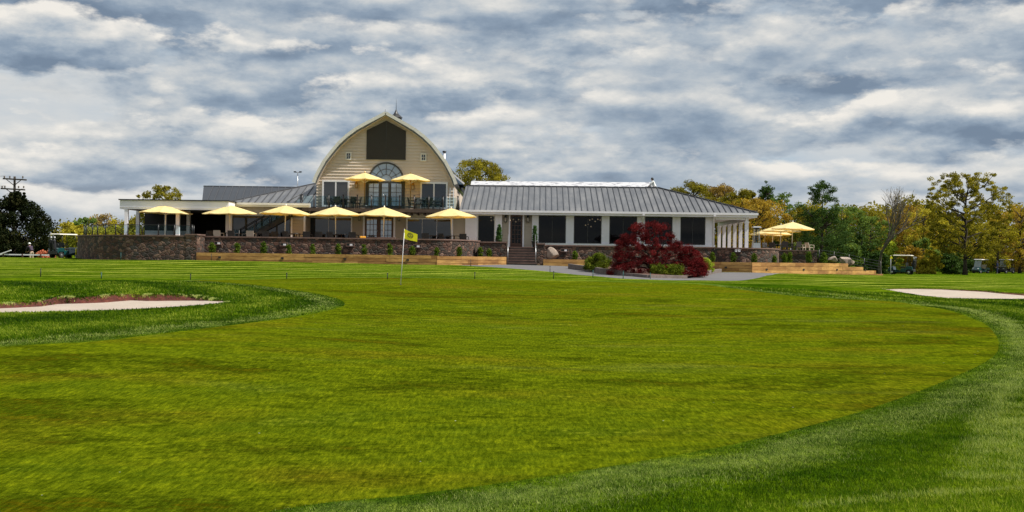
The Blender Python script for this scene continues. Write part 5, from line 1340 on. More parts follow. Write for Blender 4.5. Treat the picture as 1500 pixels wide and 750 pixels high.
def hedge(u0, u1, vt, vb, D, dp, leaf, label):
    rg = np.random.default_rng(int(u0)); u = (u0+u1)/2; z0 = Z(u,vb,D)-.05; x0 = X(u,D); root = empty('clipped_hedge', (x0,D,z0)); T(root, label, 'hedge')
    w = (u1-u0)/F*D/2; h = Z(u,vt,D)-z0; n = 170; c = np.column_stack([rg.uniform(-w+.1,w-.1,n), rg.uniform(-dp,dp,n), rg.uniform(.1,h-.12,n)]); r = rg.uniform(.1,.2,n)
    V, Fq, rnd = leaves(c, r, 7500, .06, rg); raw('foliage', V, Fq, LM[leaf], parent=root, attrs={'rnd': rnd})
    OFF[root.name] = (0,0,0); b = MB()
    for k in range(9): b.tube([(-w*.7+k*w*.175,0,0),(-w*.8+k*w*.2,.05,h*.8)], [.025,.01], 5)
    b.build('stems', M['bark'], root)
hedge(950,1002,386.0,405,62.6,.5,'yew','low clipped yellow-green hedge in front of the red maple')
bush(1022,1047,376.5,397,69,'lime','yellow-green bush right of the red maple',n=3500,clumps=40)
# boulders
def boulder(u, vt, vb, D, wpx, label, seed, zb=None, tilt=0, wedge=0):
    rg = random.Random(seed); bm = bmesh.new(); bmesh.ops.create_icosphere(bm, subdivisions=3, radius=1)
    pl = [(Vector((rg.gauss(0,1),rg.gauss(0,1),rg.gauss(0,1))).normalized(), rg.uniform(.45,.8)) for _ in range(13)]
    for v in bm.verts:
        for n_, d_ in pl:
            k = v.co.dot(n_)-d_
            if k > 0: v.co -= n_*k*.92
    z0 = Z(u,vb,D) if zb is None else zb; h = (Z(u,vt,D)-z0); w_ = wpx/F*D
    for v in bm.verts: c = v.co; x_ = c.x*w_/2/.8; z_ = c.z*h/2/.8*(1-wedge*c.x); v.co = Vector((x_*cos(tilt)+z_*sin(tilt), c.y*w_*.35, z_*cos(tilt)-x_*sin(tilt)+h*.42))
    me = bpy.data.meshes.new('boulder'); bm.to_mesh(me); bm.free(); me.materials.append(M['boulder']); o = bpy.data.objects.new('boulder', me); C.objects.link(o); o.location = (X(u,D),D,z0); T(o, label, 'boulder')
boulder(810,364.5,380,80.0,19,'pale pointed boulder right of the entrance steps',2,tilt=.2,wedge=.6)
boulder(1237,372.5,389,88,18,'large grey-brown boulder on the bank above the right timber planter',4,tilt=.5)
boulder(1220,374,383,87,15,'flat pale boulder left of the larger one on the bank',6)
boulder(1247,378.5,389,86.5,9,'small dark boulder right of the larger one on the bank',8)
# descending dark rail beyond the side patio
rf_ = empty('rail_fence', (X(1240,92),92,RT-.6)); T(rf_, 'dark wire fence sloping down beyond the side patio', 'fence')
fp = [(1200,366,88),(1222,369,90),(1244,373,92),(1266,378.5,94),(1290,383,96)]
for u, v, D in fp: q = MB(); x, z = XZ(u,v,D); q.tube([(x,D,z-1.05),(x,D,z+.02)], .03, 6); q.build('fence_post', M['black'], rf_)
for k in range(4):
    q = MB(); q.tube([(XZ(u,v,D)[0],D,XZ(u,v,D)[1]-.24*k) for u,v,D in fp], .014, 5); q.build('fence_rail', M['black'], rf_)
# ---------------------------------------------------------------- golf carts
def make_cart(roofmat='cartroof', bodymat='teal', windshield=True, cover=False):
    r = empty('golf_cart', (0,0,0), False)
    for sx in (-.78,.82):
        for sy in (-1,1):
            w = MB(); c = (sx, sy*.5, .23); pr = [(.13,-.09),(.2,-.1),(.23,-.07),(.23,.07),(.2,.1),(.13,.09)]
            v = []; n = 20
            for rr, zz in pr:
                for k in range(n): a = 2*pi*k/n; v.append((c[0]+rr*cos(a), c[1]+zz, c[2]+rr*sin(a)))
            w.smooth = True; w.add(v, [(i*n+k,i*n+(k+1) % n,(i+1)*n+(k+1) % n,(i+1)*n+k) for i in range(len(pr)-1) for k in range(n)]+[tuple(range(n)),tuple((len(pr)-1)*n+k for k in range(n))])
            wo = w.build('wheel', M['tyre'], r)
            h = MB(); v = []
            for rr, zz in ((.05,.1),(.13,.075)):
                for k in range(n): a = 2*pi*k/n; v.append((c[0]+rr*cos(a), c[1]+sy*(zz+.01), c[2]+rr*sin(a)))
            h.add(v, [(k,(k+1) % n,n+(k+1) % n,n+k) for k in range(n)]+[tuple(range(n))]); h.build('hub_cap', M['steel'], wo)
    b = MB()  # side profile (x forward, z) extruded across
    b.prism([(-1.15,.42),(-1.12,.74),(-.98,.80),(-.52,.80),(-.50,.62),(-.05,.60),(-.02,.34),(.62,.32),(.72,.78),(.80,.84),(1.05,.72),(1.2,.5),(1.18,.30),(1.08,.26),(.98,.46),(.66,.46),(.58,.22),(-.50,.22),(-.56,.50),(-1.0,.50),(-1.06,.36)], -.56, .56)
    b.build('body', M[bodymat], r, bevel=.02)
    b = MB(); b.box(-1.2,-.62,-.5,.5,.34,.50); b.box(-1.22,-1.16,-.52,.52,.30,.44); b.box(1.17,1.25,-.5,.5,.28,.42); b.build('bumper', M['blackpl'], r)
    s = MB(); s.box(-.52,.0,-.5,.5,.66,.80); s.build('seat', M['lightwicker'] if cover else M['blackpl'], r, bevel=.03)
    s = MB(); s.add([(-.52,y,z) for y in (-.5,.5) for z in (.86,1.2)]+[(-.42,y,.86) for y in (-.5,.5)]+[(-.5,y,1.2) for y in (-.5,.5)], [(0,2,3,1),(4,6,7,5),(0,1,6,4),(2,5,7,3),(1,3,7,6),(0,4,5,2)]); s.build('backrest', M['lightwicker'] if cover else M['blackpl'], r)
    for sy in (-.52,.52):
        for a, c in (((.78,.8),(.50,1.84)),((-.60,.78),(-.72,1.84))): p = MB(); p.tube([(a[0],sy,a[1]),(c[0],sy,c[1])], .022, 6); p.build('roof_post', M['black'], r)
        p = MB(); p.bar((-.5,sy,.8),(-.5,sy,1.02),.03,.03); p.bar((-.5,sy,1.0),(-.1,sy,1.0),.05,.03); p.build('armrest', M['black'], r)
    t = MB(); t.add([(x,y,z) for z,k in ((1.82,1.0),(1.88,1.0),(1.92,.9)) for x,y in ((-1.0*k,-.60*k),(.72*k,-.60*k),(.72*k,.60*k),(-1.0*k,.60*k))], [(3,2,1,0),(0,1,5,4),(1,2,6,5),(2,3,7,6),(3,0,4,7),(4,5,9,8),(5,6,10,9),(6,7,11,10),(7,4,8,11),(8,9,10,11)]); t.build('roof', M[roofmat], r, bevel=.02)
    if windshield:
        g = MB(); g.add([(.79,-.5,.86),(.79,.5,.86),(.53,.5,1.8),(.53,-.5,1.8),(.80,-.5,.86),(.80,.5,.86),(.54,.5,1.8),(.54,-.5,1.8)],[(0,1,2,3),(7,6,5,4),(0,3,7,4),(1,5,6,2),(3,2,6,7),(0,4,5,1)]); g.build('windshield', M['frosted' if cover or bodymat == 'blackpl' else 'railglass'], r)
    w = MB(); v = []; n = 18
    for k in range(n): a = 2*pi*k/n; v.append((.30+.05*cos(a)*1, .25+.17*cos(a), .98+.15*sin(a)))
    w.tube(v+[v[0]], .014, 6, cap=False); w.tube([(.32,.25,.98),(.62,.25,.72)], .018, 6); w.build('steering_wheel', M['black'], r)
    for sy in (-.38,.38): l = MB(); l.rbox((1.13,sy,.64),(.05,.2,.09),0,0,.6); l.build('headlight', M['white'], r)
    k_ = MB(); k_.box(-1.22,-1.0,-.42,.42,.52,.56); k_.tube([(-1.0,-.45,.8),(-1.02,-.45,1.15),(-1.02,.45,1.15),(-1.0,.45,.8)], .018, 6); k_.build('bag_rack', M['black'], r)
    return r
def make_bag(col='darkcloth'):
    r = empty('golf_bag', (0,0,0), False); rg = random.Random(3)
    b = MB(); b.lathe([(.11,0),(.13,.05),(.12,.45),(.14,.8),(.15,.86),(.12,.86)], (0,0,0), 12); b.build('bag_body', M[col], r)
    b = MB(); b.box(-.16,-.10,-.08,.08,.15,.55); b.build('pocket', M['blackpl'], r)
    for k in range(7):
        a = 2*pi*k/7; x, y = .07*cos(a), .07*sin(a); h = rg.uniform(1.02,1.22); c = MB(); c.tube([(x,y,.8),(x*1.3,y*1.3,h)], .007, 5); c.lathe([(.02,-.03),(.045,0),(.035,.04),(.01,.06)], (x*1.35+.02,y*1.3,h), 8); c.build('club', M['steel'] if k % 2 else M['whitecloth'] if k % 3 == 0 else M['black'], r)
    return r
cartA = make_cart(); bag0 = make_bag()
used2 = set()
def place(src, x, y, z, rz, label, cat, group=None, tilt=0):
    o = src if src.name not in used2 else copy_tree(src); used2.add(src.name); o.location = (x,y,z); o.rotation_euler = (0,tilt,rz); return T(o, label, cat, group)
def cart_at(src, u, vb, D, rz, label, bags=()):
    x = X(u,D); z = min(Z(u,vb,D), gz(x,D)+.05) if False else gz(x,D)
    place(src, x, D, z, rz, label, 'golf cart', 'golf carts')
    for i, (sy, lb) in enumerate(bags):
        lx, ly = -1.09, sy; place(bag0, x+lx*cos(rz)-ly*sin(rz), D+lx*sin(rz)+ly*cos(rz), z+.56, rz, lb, 'golf bag', 'golf bags on the carts', -.16)
    return x, D, z
cart_at(cartA, 95, 378.5, 87, radians(62), 'golf cart with a cream roof at the left end of the curved stone wall', [(-.2,'golf bag with white club covers on the left cart, nearer side'),(.2,'golf bag on the left cart, farther side')])
cart_at(cartA, 1321, 402, 108, radians(148), 'golf cart with bags at the right end of the timber planter', [(-.2,'golf bag on the cart by the planter end, nearer side'),(.2,'golf bag on the cart by the planter end, farther side')])
cartB = make_cart('white', 'darkcloth' if False else 'teal', True, True)
cxb = cart_at(cartB, 1437, 400.5, 148, radians(212), 'golf cart with a white roof and beige seat just right of the big maple')
cartC = make_cart('white', 'blackpl', True, False)
cxc = cart_at(cartC, 1474, 400.5, 149, radians(212), 'dark golf cart farthest right with a driver sitting in it')
# yellow-tipped marker flag beside the cart
for u, vb, vt, D, lb in ((1305,398,374,106,'thin marker pole with a small yellow pennant beside the right cart'),):
    r_ = empty('marker_flag', (X(u,D),D,gz(X(u,D),D))); T(r_, lb, 'marker flag'); z0 = gz(X(u,D),D); zt_ = Z(u,vt,D); q = MB(); q.tube([(X(u,D),D,z0),(X(u,D),D,zt_)], .02, 6); q.build('pole', M['white'], r_)
    q = MB(); q.prism([(X(u,D)-.1,zt_-.35),(X(u,D)+.18,zt_-.3),(X(u,D)+.02,zt_)], D-.02, D+.02); q.build('pennant', M['flag'], r_)
q = MB(); x, D = X(111.3,86), 86; z0 = gz(x,D); q.tube([(x,D,z0),(x,D,Z(111.3,363.5,D))], .035, 8); q.cur = 1; q.tube([(x,D,z0+.25),(x,D,z0+.75)], .055, 8); T(q.build('yellow_marker_post', [M['white'], M['yellowtip']]), 'white and yellow marker post between the left cart and the stone wall', 'marker post')
# ---------------------------------------------------------------- people
def skin_obj(name, joints, edges, mat, parent, root_i=0, sub=2):
    bm = bmesh.new(); lay = bm.verts.layers.skin.verify(); vs = []
    for i, (co, r) in enumerate(joints):
        v = bm.verts.new(co); v[lay].radius = (r, r) if not isinstance(r, tuple) else r; v[lay].use_root = (i == root_i); vs.append(v)
    for a, b in edges: bm.edges.new((vs[a], vs[b]))
    me = bpy.data.meshes.new(name); bm.to_mesh(me); bm.free(); me.materials.append(mat)
    o = bpy.data.objects.new(name, me); C.objects.link(o); o.parent = parent
    s = o.modifiers.new('skin', 'SKIN'); s.use_smooth_shade = True
    m = o.modifiers.new('sub', 'SUBSURF'); m.levels = sub; m.render_levels = sub; return o
def person(loc, rz, pose, shirt, trousers, cap=None, label='', hair='hair', group=None):
    root = empty('person', loc, False); root.rotation_euler.z = rz; T(root, label, 'person', group)
    # x right, y forward
    if pose == 'bend':
        pel=(0,0,.92); wai=(0,.08,1.08); che=(0,.20,1.28); nek=(0,.27,1.42); hd=(0,.33,1.54)
        arm=lambda s: [(s*.18,.22,1.36),(s*.24,.40,1.12),(s*.13,.58,.95)]
    elif pose == 'sit':
        pel=(0,0,.82); wai=(0,-.02,1.0); che=(0,.0,1.22); nek=(0,.02,1.40); hd=(0,.04,1.53)
        arm=lambda s: [(s*.18,.0,1.34),(s*.24,.14,1.10),(s*.15,.38,1.05)]
    elif pose == 'kneel':
        pel=(0,0,.50); wai=(0,.04,.66); che=(0,.12,.88); nek=(0,.17,1.03); hd=(0,.21,1.15)
        arm=lambda s: [(s*.18,.14,.98),(s*.25,.28,.76),(s*.14,.45,.62)]
    else:
        pel=(0,0,.94); wai=(0,0,1.10); che=(0,.0,1.30); nek=(0,.01,1.47); hd=(0,.03,1.60)
        arm=lambda s: [(s*.19,0,1.40),(s*.25,-.02,1.14),(s*.24,.10,.90)]
    leg = {'bend': lambda s: [(s*.10,0,.88),(s*.12,.05,.48),(s*.13,-.02,.09),(s*.14,.13,.04)],
           'stand': lambda s: [(s*.10,0,.90),(s*.11,.02,.49),(s*.11,-.02,.09),(s*.13,.13,.04)],
           'sit': lambda s: [(s*.10,.04,.80),(s*.12,.44,.82),(s*.12,.50,.42),(s*.13,.64,.38)],
           'kneel': lambda s: [(s*.11,.03,.46),(s*.15,.36,.30),(s*.13,-.05,.10),(s*.13,-.18,.06)]}[pose]
    J = [(pel,.13),(wai,.115),(che,(.15,.11)),(nek,.055),((hd[0],hd[1]-.005,hd[2]-.05),.075),(hd,.095),((hd[0],hd[1],hd[2]+.085),.078)]
    E = [(0,1),(1,2),(2,3),(3,4),(4,5),(5,6)]
    n = len(J); J.append(((hd[0],hd[1]+.105,hd[2]-.02),.018)); E.append((5,n))
    for s in (-1,1): n = len(J); J.append(((s*.10,hd[1],hd[2]),.018)); E.append((5,n))
    for s in (-1,1):
        a = arm(s); n = len(J); J += [(a[0],.055),(a[1],.042),(a[2],.028)]; E += [(2,n),(n,n+1),(n+1,n+2)]
        d = (Vector(a[2])-Vector(a[1])).normalized(); palm = Vector(a[2])+d*.07; n2 = len(J); J.append((tuple(palm),.028)); E.append((n+2,n2))
        side = Vector((1,0,0)); 
        for i in range(4):
            off = side*(i-1.5)*.021; L = (.075,.085,.08,.06)[i]; f1 = palm+d*.035+off; f2 = f1+d*L*.5+Vector((0,0,-.01)); f3 = f2+(d+Vector((0,0,-.6))).normalized()*L*.45
            m_ = len(J); J += [(tuple(f1),.009),(tuple(f2),.008),(tuple(f3),.007)]; E += [(n2,m_),(m_,m_+1),(m_+1,m_+2)]
        th = Vector(a[2])+d*.03-side*s*.035; m_ = len(J); J += [(tuple(th),.011),(tuple(th+d*.04-side*s*.015),.009)]; E += [(n+2,m_),(m_,m_+1)]
    for s in (-1,1):
        l = leg(s); n = len(J); J += [(l[0],.085),(l[1],.058),(l[2],.042),(l[3],.035)]; E += [(0,n),(n,n+1),(n+1,n+2),(n+2,n+3)]
    skin_obj('body', J, E, M['skin'], root, 0, 1)
    J = [(wai,.155),(che,(.19,.14)),((nek[0],nek[1],nek[2]-.03),.075),((pel[0],pel[1],pel[2]+.06),.16)]; E = [(0,1),(1,2),(0,3)]
    for s in (-1,1): a = arm(s); n = len(J); J += [(a[0],.078),(a[1],.06),(tuple(Vector(a[1]).lerp(Vector(a[2]),.85)),.048)]; E += [(1,n),(n,n+1),(n+1,n+2)]
    skin_obj('jacket', J, E, M[shirt], root, 0, 2)
    J = [((pel[0],pel[1],pel[2]+.05),.155),(pel,.15)]; E = [(0,1)]
    for s in (-1,1): l = leg(s); n = len(J); J += [(l[0],.105),(l[1],.08),(tuple(Vector(l[1]).lerp(Vector(l[2]),.92)),.065)]; E += [(1,n),(n,n+1),(n+1,n+2)]
    skin_obj('trousers', J, E, M[trousers], root, 0, 2)
    for s in (-1,1):
        l = leg(s); q = MB(); a = Vector(l[2]); b = Vector(l[3]); q.tube([a-(b-a)*.35-Vector((0,0,.03)), a.lerp(b,.5)-Vector((0,0,.02)), b+(b-a)*.3], [.05,.052,.035], 8); q.build('shoe', M['blackpl'], root)
        q = MB(); q.lathe([(.003,-.008),(.011,0),(.003,.008)], (s*.035,hd[1]+.090,hd[2]+.01), 8); q.build('eye', M['black'], root)
    q = MB(); q.lathe([(.108,-.0),(.112,.04),(.095,.09),(.055,.125),(.01,.135)], (hd[0],hd[1]-.012,hd[2]+.025), 14)
    if not cap: q.lathe([(.06,-.10),(.098,-.05),(.11,.03)], (hd[0],hd[1]-.035,hd[2]), 14)
    if cap:
        q.slab([(-.09,hd[1]+.07),(.09,hd[1]+.07),(.07,hd[1]+.18),(-.07,hd[1]+.18)], hd[2]+.035, hd[2]+.05); q.build('cap', M[cap], root)
        q = MB(); q.lathe([(.06,-.08),(.095,-.04),(.10,.02)], (hd[0],hd[1]-.02,hd[2]), 12)
    q.build('hair', M[hair], root); return root
px_, py_ = X(46.5,93.5), 93.5
person((px_,py_,gz(px_,py_)), radians(60), 'bend', 'plum', 'khaki', 'whitecloth', 'person in white cap and plum jacket stooping by the dark evergreen')
w_ = wing((ws(957.5,6.2), 6.2, RZ)); person((w_[0],w_[1],w_[2]-.42), radians(75), 'kneel', 'whitecloth', 'darkcloth', None, 'person in white shirt crouching on the roof ridge beside the white membrane')
px_, py_ = X(1461,146.8), 146.8; person((px_,py_,gz(px_,py_)), radians(70), 'stand', 'navy', 'navy', None, 'person in navy clothes standing between the two farthest right carts')
x_, y_, z_ = cxc; person((x_-cos(radians(212))*.3-sin(radians(212))*.25,y_-sin(radians(212))*.3+cos(radians(212))*.25,z_), radians(212)-pi/2, 'sit', 'darkcloth', 'darkcloth', None, 'driver in dark clothes seated in the farthest right cart')
# ---------------------------------------------------------------- utility pole, far left
D = 130; x0 = X(20,D); up = empty('utility_pole', (x0,D,0)); T(up, 'weathered utility pole with two crossarms above the dark evergreen', 'utility pole')
q = MB(); q.tube([(x0,D,-1),(x0,D,Z(20.5,258.5,D))], [.2,.13], 10); q.build('mast', M['wood_pole'], up)
za = Z(20,262,D); zb_ = Z(20,276.5,D)
for z, xa, xb in ((za,X(4,D),X(38.5,D)),(zb_,X(1,D),X(36.5,D))): q = MB(); q.bar((xa,D-.2,z),(xb,D-.2,z-.12),.14,.16); q.build('crossarm', M['wood_pole'], up)
for s in (-1,1): q = MB(); q.bar((x0+s*1.0,D-.2,za),(x0,D-.1,za-.8),.07,.07); q.bar((x0+s*1.0,D-.2,zb_),(x0,D-.1,zb_-.7),.07,.07); q.build('brace', M['wood_pole'], up)
for k, (u, z) in enumerate([(3,zb_),(7,zb_),(27,zb_),(34.5,zb_),(6,za),(14,za),(33,za)]):
    q = MB(); q.lathe([(.05,0),(.1,.06),(.07,.12),(.1,.2),(.05,.28)], (X(u,D),D-.2,z+.06), 8); q.build('insulator', M['oldtimber'], up)
for k, (u, z) in enumerate([(6,za),(7,zb_)]):
    q = MB(); q.tube([(X(u,D)-t*4.2,D+t*1.5,z+.34-.9*sin(pi*min(t/9,1)*.5)) for t in range(0,10)], .018, 4); q.build('wire', M['black'], up)
# mast with twin heads on the roof behind
D = 96; x0 = X(434.5,D); ml = empty('roof_lamp_mast', (x0,D,6)); T(ml, 'thin mast with a small twin head on the roof left of the gable', 'lamp mast')
q = MB(); q.tube([(x0,D,5.8),(x0,D,Z(434.5,252,D))], .035, 6); q.build('mast', M['steel'], ml)
q = MB(); zt_ = Z(434.5,252.4,D); q.bar((x0-.28,D,zt_),(x0+.28,D,zt_),.05,.05); q.rbox((x0-.24,D,zt_+.04),(.2,.16,.1)); q.rbox((x0+.24,D,zt_+.04),(.2,.16,.1)); q.build('lamp_head', M['black'], ml)
# white barrier rails beyond the crest, far left
D = 92; rb = empty('white_barrier', (X(35,D),D,gz(X(35,D),D))); T(rb, 'white painted barrier rail in front of the dark evergreen', 'barrier')
q = MB(); zz_ = Z(40,373.2,D); q.box(X(-25,D),X(79,D),D-.03,D+.03,zz_-.05,zz_+.05); q.build('rail', M['white'], rb)
q = MB(); q.bar((X(1,D),D-.1,Z(1,372,D)),(X(17,D),D-.1,Z(17,366.5,D)),.08,.08); q.build('brace_arm', M['white'], rb)
for u in (-20,5,33,60,78): q = MB(); x = X(u,D); q.box(x-.05,x+.05,D-.05,D+.05,gz(x,D),zz_+.08); q.build('post', M['brownframe'], rb)
tree('azalea_bush', 67, 363.5, 96, 26, 'azalea', 'mound', Z(67,381,96), 0, 40, 2600, .11, .16, 'pink-orange flowering bush beside the left golf cart', 'bush', limbs=False)
# ---------------------------------------------------------------- trees
# left
tree('dark_evergreen', 22, 283, 104, 132, 'evergreen', 'egg', None, .02, 230, 42000, .17, .085, 'large dense dark evergreen at the left edge below the utility pole', spikes=30, seed=2, xy=(X(22,104),104), depth=3.6)
tree('dark_evergreen', -40, 300, 101, 110, 'evergreen', 'egg', None, .02, 120, 16000, .17, .1, 'dark evergreen cut by the left edge of the photo', seed=3, xy=(X(-40,101),101), depth=3.2)
yl = 'spring trees behind the left end of the terrace'
for i, (u, vt, w, D, lf, lb) in enumerate([(97,326,34,150,'yellow','small pale yellow tree directly behind the left golf cart'),(117,330,30,140,'yellow','yellow tree between the left cart and the glass railing'),
    (128,318,30,160,'green','green tree behind the left end of the glass railing'),(152,313,42,165,'brown','brownish budding tree behind the glass railing'),(178,318,40,150,'yellow','bright yellow tree beside the left pavilion post'),
    (210,316,44,145,'olive','olive green tree seen between the pavilion posts'),(88,345,40,170,'olive','low olive tree right of the dark evergreen'),(140,332,40,138,'yellow','low yellow tree in front of the brownish tree')]):
    tree('spring_tree', u, vt-2, D, w*1.4, lf, 'round', None, .1, 70, 5000, .24, .13, lb, group=yl, seed=30+i)
tree('roadside_tree', 239, 270, 112, 78, 'olive', 'round', None, .3, 170, 12000, .15, .075, 'olive tree rising above the flat pavilion roof', seed=41)
tree('roadside_tree', 697, 231, 118, 104, 'olive', 'round', None, .1, 340, 42000, .14, .075, 'olive tree rising between the gable and the white membrane', seed=42)
# right: individually placed
R_ = [  # u, vtop, wpx, D, leaf, kind, n, name, label
 (1012,266,70,135,'olive','egg',20000,'tall olive tree above the left part of the hipped roof end'),
 (1052,272,72,138,'brown','egg',19000,'brownish olive tree above the sloping end of the roof'),
 (1086,279,60,130,'olive','egg',14000,'olive tree behind the outer corner of the eave'),
 (1121,267,48,128,'pine','pine',8000,'tall dark pine directly above the yellow parasols'),
 (1108,290,80,120,'orange','egg',8000,'orange-brown tree beside the porch corner'),
 (1152,284,54,126,'green','egg',6500,'mid green tree between the two dark pines'),
 (1232,300,66,132,'green','egg',6500,'green tree behind the right side of the tall pine'),
 (1262,303,60,138,'olive','egg',6000,'olive tree behind the bare tree, left side'),
 (1330,300,70,140,'orange','egg',8000,'orange tree between the bare tree and the big maple'),
 (1352,306,60,134,'yellow','egg',6500,'golden tree left of the big maple'),
 (1300,318,60,145,'brown','egg',6000,'brown tree behind the bare tree, right side'),
 (1382,316,66,142,'olive','egg',6000,'olive tree behind the left part of the big maple'),
 (1462,322,60,150,'yellow','egg',6500,'golden tree behind the right part of the big maple'),
 (1494,299,70,150,'orange','egg',8500,'orange-brown tree at the right edge'),
 (1530,292,60,160,'olive','egg',5000,'olive tree cut by the right edge'),
 (1182,302,50,122,'olive','egg',5500,'olive green tree left of the tall pine trunk'),
 (1210,315,60,118,'pine','egg',6500,'dark low pine at the foot of the tall pine'),
 (1080,300,60,145,'yellow','egg',5500,'yellowish tree seen between the porch columns'),
 (1275,318,56,128,'green','egg',5500,'green tree at the foot of the bare tree')]
for i, (u, vt, w, D, lf, kd, n, lb) in enumerate(R_):
    tree('pine_tree' if lf == 'pine' else 'woodland_tree', u, vt-3, D, w*1.25, lf, 'round' if kd == 'egg' else kd, None, .08, 130, int(n*1.5), .19, .1, lb, group='trees of the wood beyond the clubhouse', seed=60+i, needle=.5 if lf == 'pine' else .8)
tree('tall_pine', 1203, 262, 103, 92, 'pine', 'pine', None, .16, 150, 26000, .16, .07, 'tallest dark pine with an open irregular crown right of the parasols', seed=83, needle=.4, flat=.55)
tree('big_maple', 1414, 250.5, 118, 124, 'olive', 'vase', None, .20, 430, 42000, .13, .046, 'largest olive-yellow maple with a dark trunk left of the far golf carts', seed=90, flat=.7)
# bare tree
def bare(u, vt, D, w, label):
    rg = random.Random(5); x = X(u,D); z0 = gz(x,D)-.05; h = Z(u,vt,D)-z0; root = empty('bare_tree', (x,D,z0)); T(root, label, 'tree')
    b = MB(); bud = []; W = w/F*D/2
    def grow(p, d, L, r, k):
        n = 4; pts_ = [p]; q = Vector(p); dd = Vector(d)
        for i in range(n):
            dd = (dd+Vector((rg.gauss(0,.10),rg.gauss(0,.10),.05))).normalized(); q = q+dd*L/n; pts_.append(q.copy())
        b.tube(pts_, [r*(1-.45*i/n) for i in range(n+1)], 7 if k < 2 else 4, cap=False)
        if k >= 6 or r < .006: bud.append(tuple(q)); return
        m = 3 if k < 4 else 2
        for j in range(m):
            a = rg.uniform(0,2*pi); sp_ = rg.uniform(.28,.62); e = dd.orthogonal().normalized(); e.rotate(Matrix.Rotation(a,3,dd)); nd = (dd*cos(sp_)+e*sin(sp_)); nd = (nd+Vector((0,0,.12))).normalized()
            grow(pts_[-1] if j or k == 0 else pts_[rg.choice((-1,-2))], nd, L*rg.uniform(.68,.88), r*.61, k+1)
    grow(Vector((0,0,0)), Vector((0,0,1)), h*.25, .21, 0)
    A = np.array(b.v); sx = W/np.percentile(np.abs(A[:,0]),97); sz = h/A[:,2].max(); b.v = [(p[0]*sx, p[1]*sx, p[2]*sz) for p in b.v]
    OFF[root.name] = (0,0,0); b.build('trunk', M['barkgrey'], root)
    bd = np.array(bud)*np.array([sx,sx,sz]); bd = bd[rg.random() < 2 and np.arange(len(bd)) % 2 == 0]; bd = bd.reshape(-1,3)
    V, Fq, rnd = leaves(bd, np.full(len(bd), .18), len(bd)*2, .07, np.random.default_rng(3)); raw('buds', V, Fq, LM['brown'], parent=root, attrs={'rnd': rnd})
bare(1289, 273.5, 101, 96, 'leafless grey-brown tree beyond the end of the timber planter')
# understorey bushes along the wood edge
ub = [(1172,352,40,112,'green'),(1222,345,44,106,'pine'),(1248,355,40,108,'green'),(1262,340,44,116,'pine'),(1305,352,40,122,'lime'),(1334,358,46,124,'orange'),(1352,345,44,128,'green'),
      (1362,366,36,120,'yellow'),(1392,350,48,130,'pine'),(1395,372,34,126,'pine'),(1432,352,54,158,'orange'),(1452,362,50,158,'pine'),(1486,358,50,160,'brown'),(1515,350,50,160,'green'),(1195,358,30,108,'pine'),(1150,350,36,125,'pine'),(1286,366,34,112,'pine'),(1316,372,30,126,'pine'),(1415,372,50,156,'pine'),(1480,372,60,168,'pine')]
kn = {'green':'green','pine':'dark green','lime':'yellow-green','orange':'orange-leaved','yellow':'yellow-flowering','brown':'brown'}
near = ['behind the side patio right parasol','behind the descending wire fence','right of the dark fence bush','left of the bare trunk','right of the bare trunk','left of the two-tone bushes behind the right cart','behind the right cart roof',
        'in front of the golden tree','left of the big maple trunk','low down at the left foot of the big maple','right of the big maple trunk','behind the roof of the beige-seated cart','behind the farthest right cart','at the right edge','at the foot of the tall pine','under the side patio parasols','at the foot of the bare tree','directly behind the right cart seat','behind the big maple trunk','in the gap between the two farthest carts']
for i, ((u, vt, w, D, lf), nr) in enumerate(zip(ub, near)):
    tree('woodland_bush', u, vt, D, w, lf, 'mound', None, 0.02, 50, 4200, .2, .15, kn[lf]+' bush '+nr, 'bush', 'bushes along the edge of the wood', seed=120+i, limbs=False)
# far wood, one mass
def wood(name, u0, u1, vt0, D, n, leaf, label, seed):
    rg = np.random.default_rng(seed); m = 330; u = rg.uniform(u0, u1, m); x = (u-750)/F*D; y = D+rg.uniform(0, 14, m)
    topz = np.array([Z(a, vt0+9*sin(a*.045)+6*sin(a*.11+1)+4*sin(a*.31), D) for a in u]); g0 = gz((u0+u1)/2/F*0+X((u0+u1)/2,D), D)
    z = g0+rg.random(m)**.7*(topz-g0); V, Fq, rnd = leaves(np.column_stack([x,y,z]), rg.uniform(1.2,2.4,m), n, .42, rg)
    o = raw(name, V, Fq, LM[leaf], attrs={'rnd': rnd}); T(o, label, 'wood', kind='stuff')
wood('far_wood', 990, 1600, 310, 178, 70000, 'olive', 'dense green wood far behind the individual trees on the right', 3)
wood('far_hedge', 60, 330, 338, 185, 14000, 'olive', 'low far wood behind the yellow trees on the left', 4)
wood('far_hedge', -500, 60, 350, 190, 12000, 'olive', 'low far wood left of the dark evergreen', 5)

# ---------------------------------------------------------------- sky, sun, camera
SUN_EL, SUN_AZ = 54.0, -14.0          # azimuth measured from +X towards +Y
wd = bpy.data.worlds.new('World'); bpy.context.scene.world = wd; wd.use_nodes = True
nt = wd.node_tree; N = nt.nodes; Lk = nt.links; bg = N['Background']
sky = N.new('ShaderNodeTexSky'); sky.sky_type = 'NISHITA'; sky.sun_disc = False
sky.sun_elevation = radians(SUN_EL); sky.sun_rotation = radians(90-SUN_AZ); sky.air_density = 1.2; sky.dust_density = 1.0
tc = N.new('ShaderNodeTexCoord'); sx = N.new('ShaderNodeSeparateXYZ'); Lk.new(tc.outputs['Generated'], sx.inputs[0])
def mth(op, a, b=0.0, c=None, clamp=False):
    m = N.new('ShaderNodeMath'); m.operation = op; m.use_clamp = clamp
    for i, v in enumerate((a, b) if c is None else (a, b, c)):
        if isinstance(v, (int, float)): m.inputs[i].default_value = v
        else: Lk.new(v, m.inputs[i])
    return m.outputs[0]
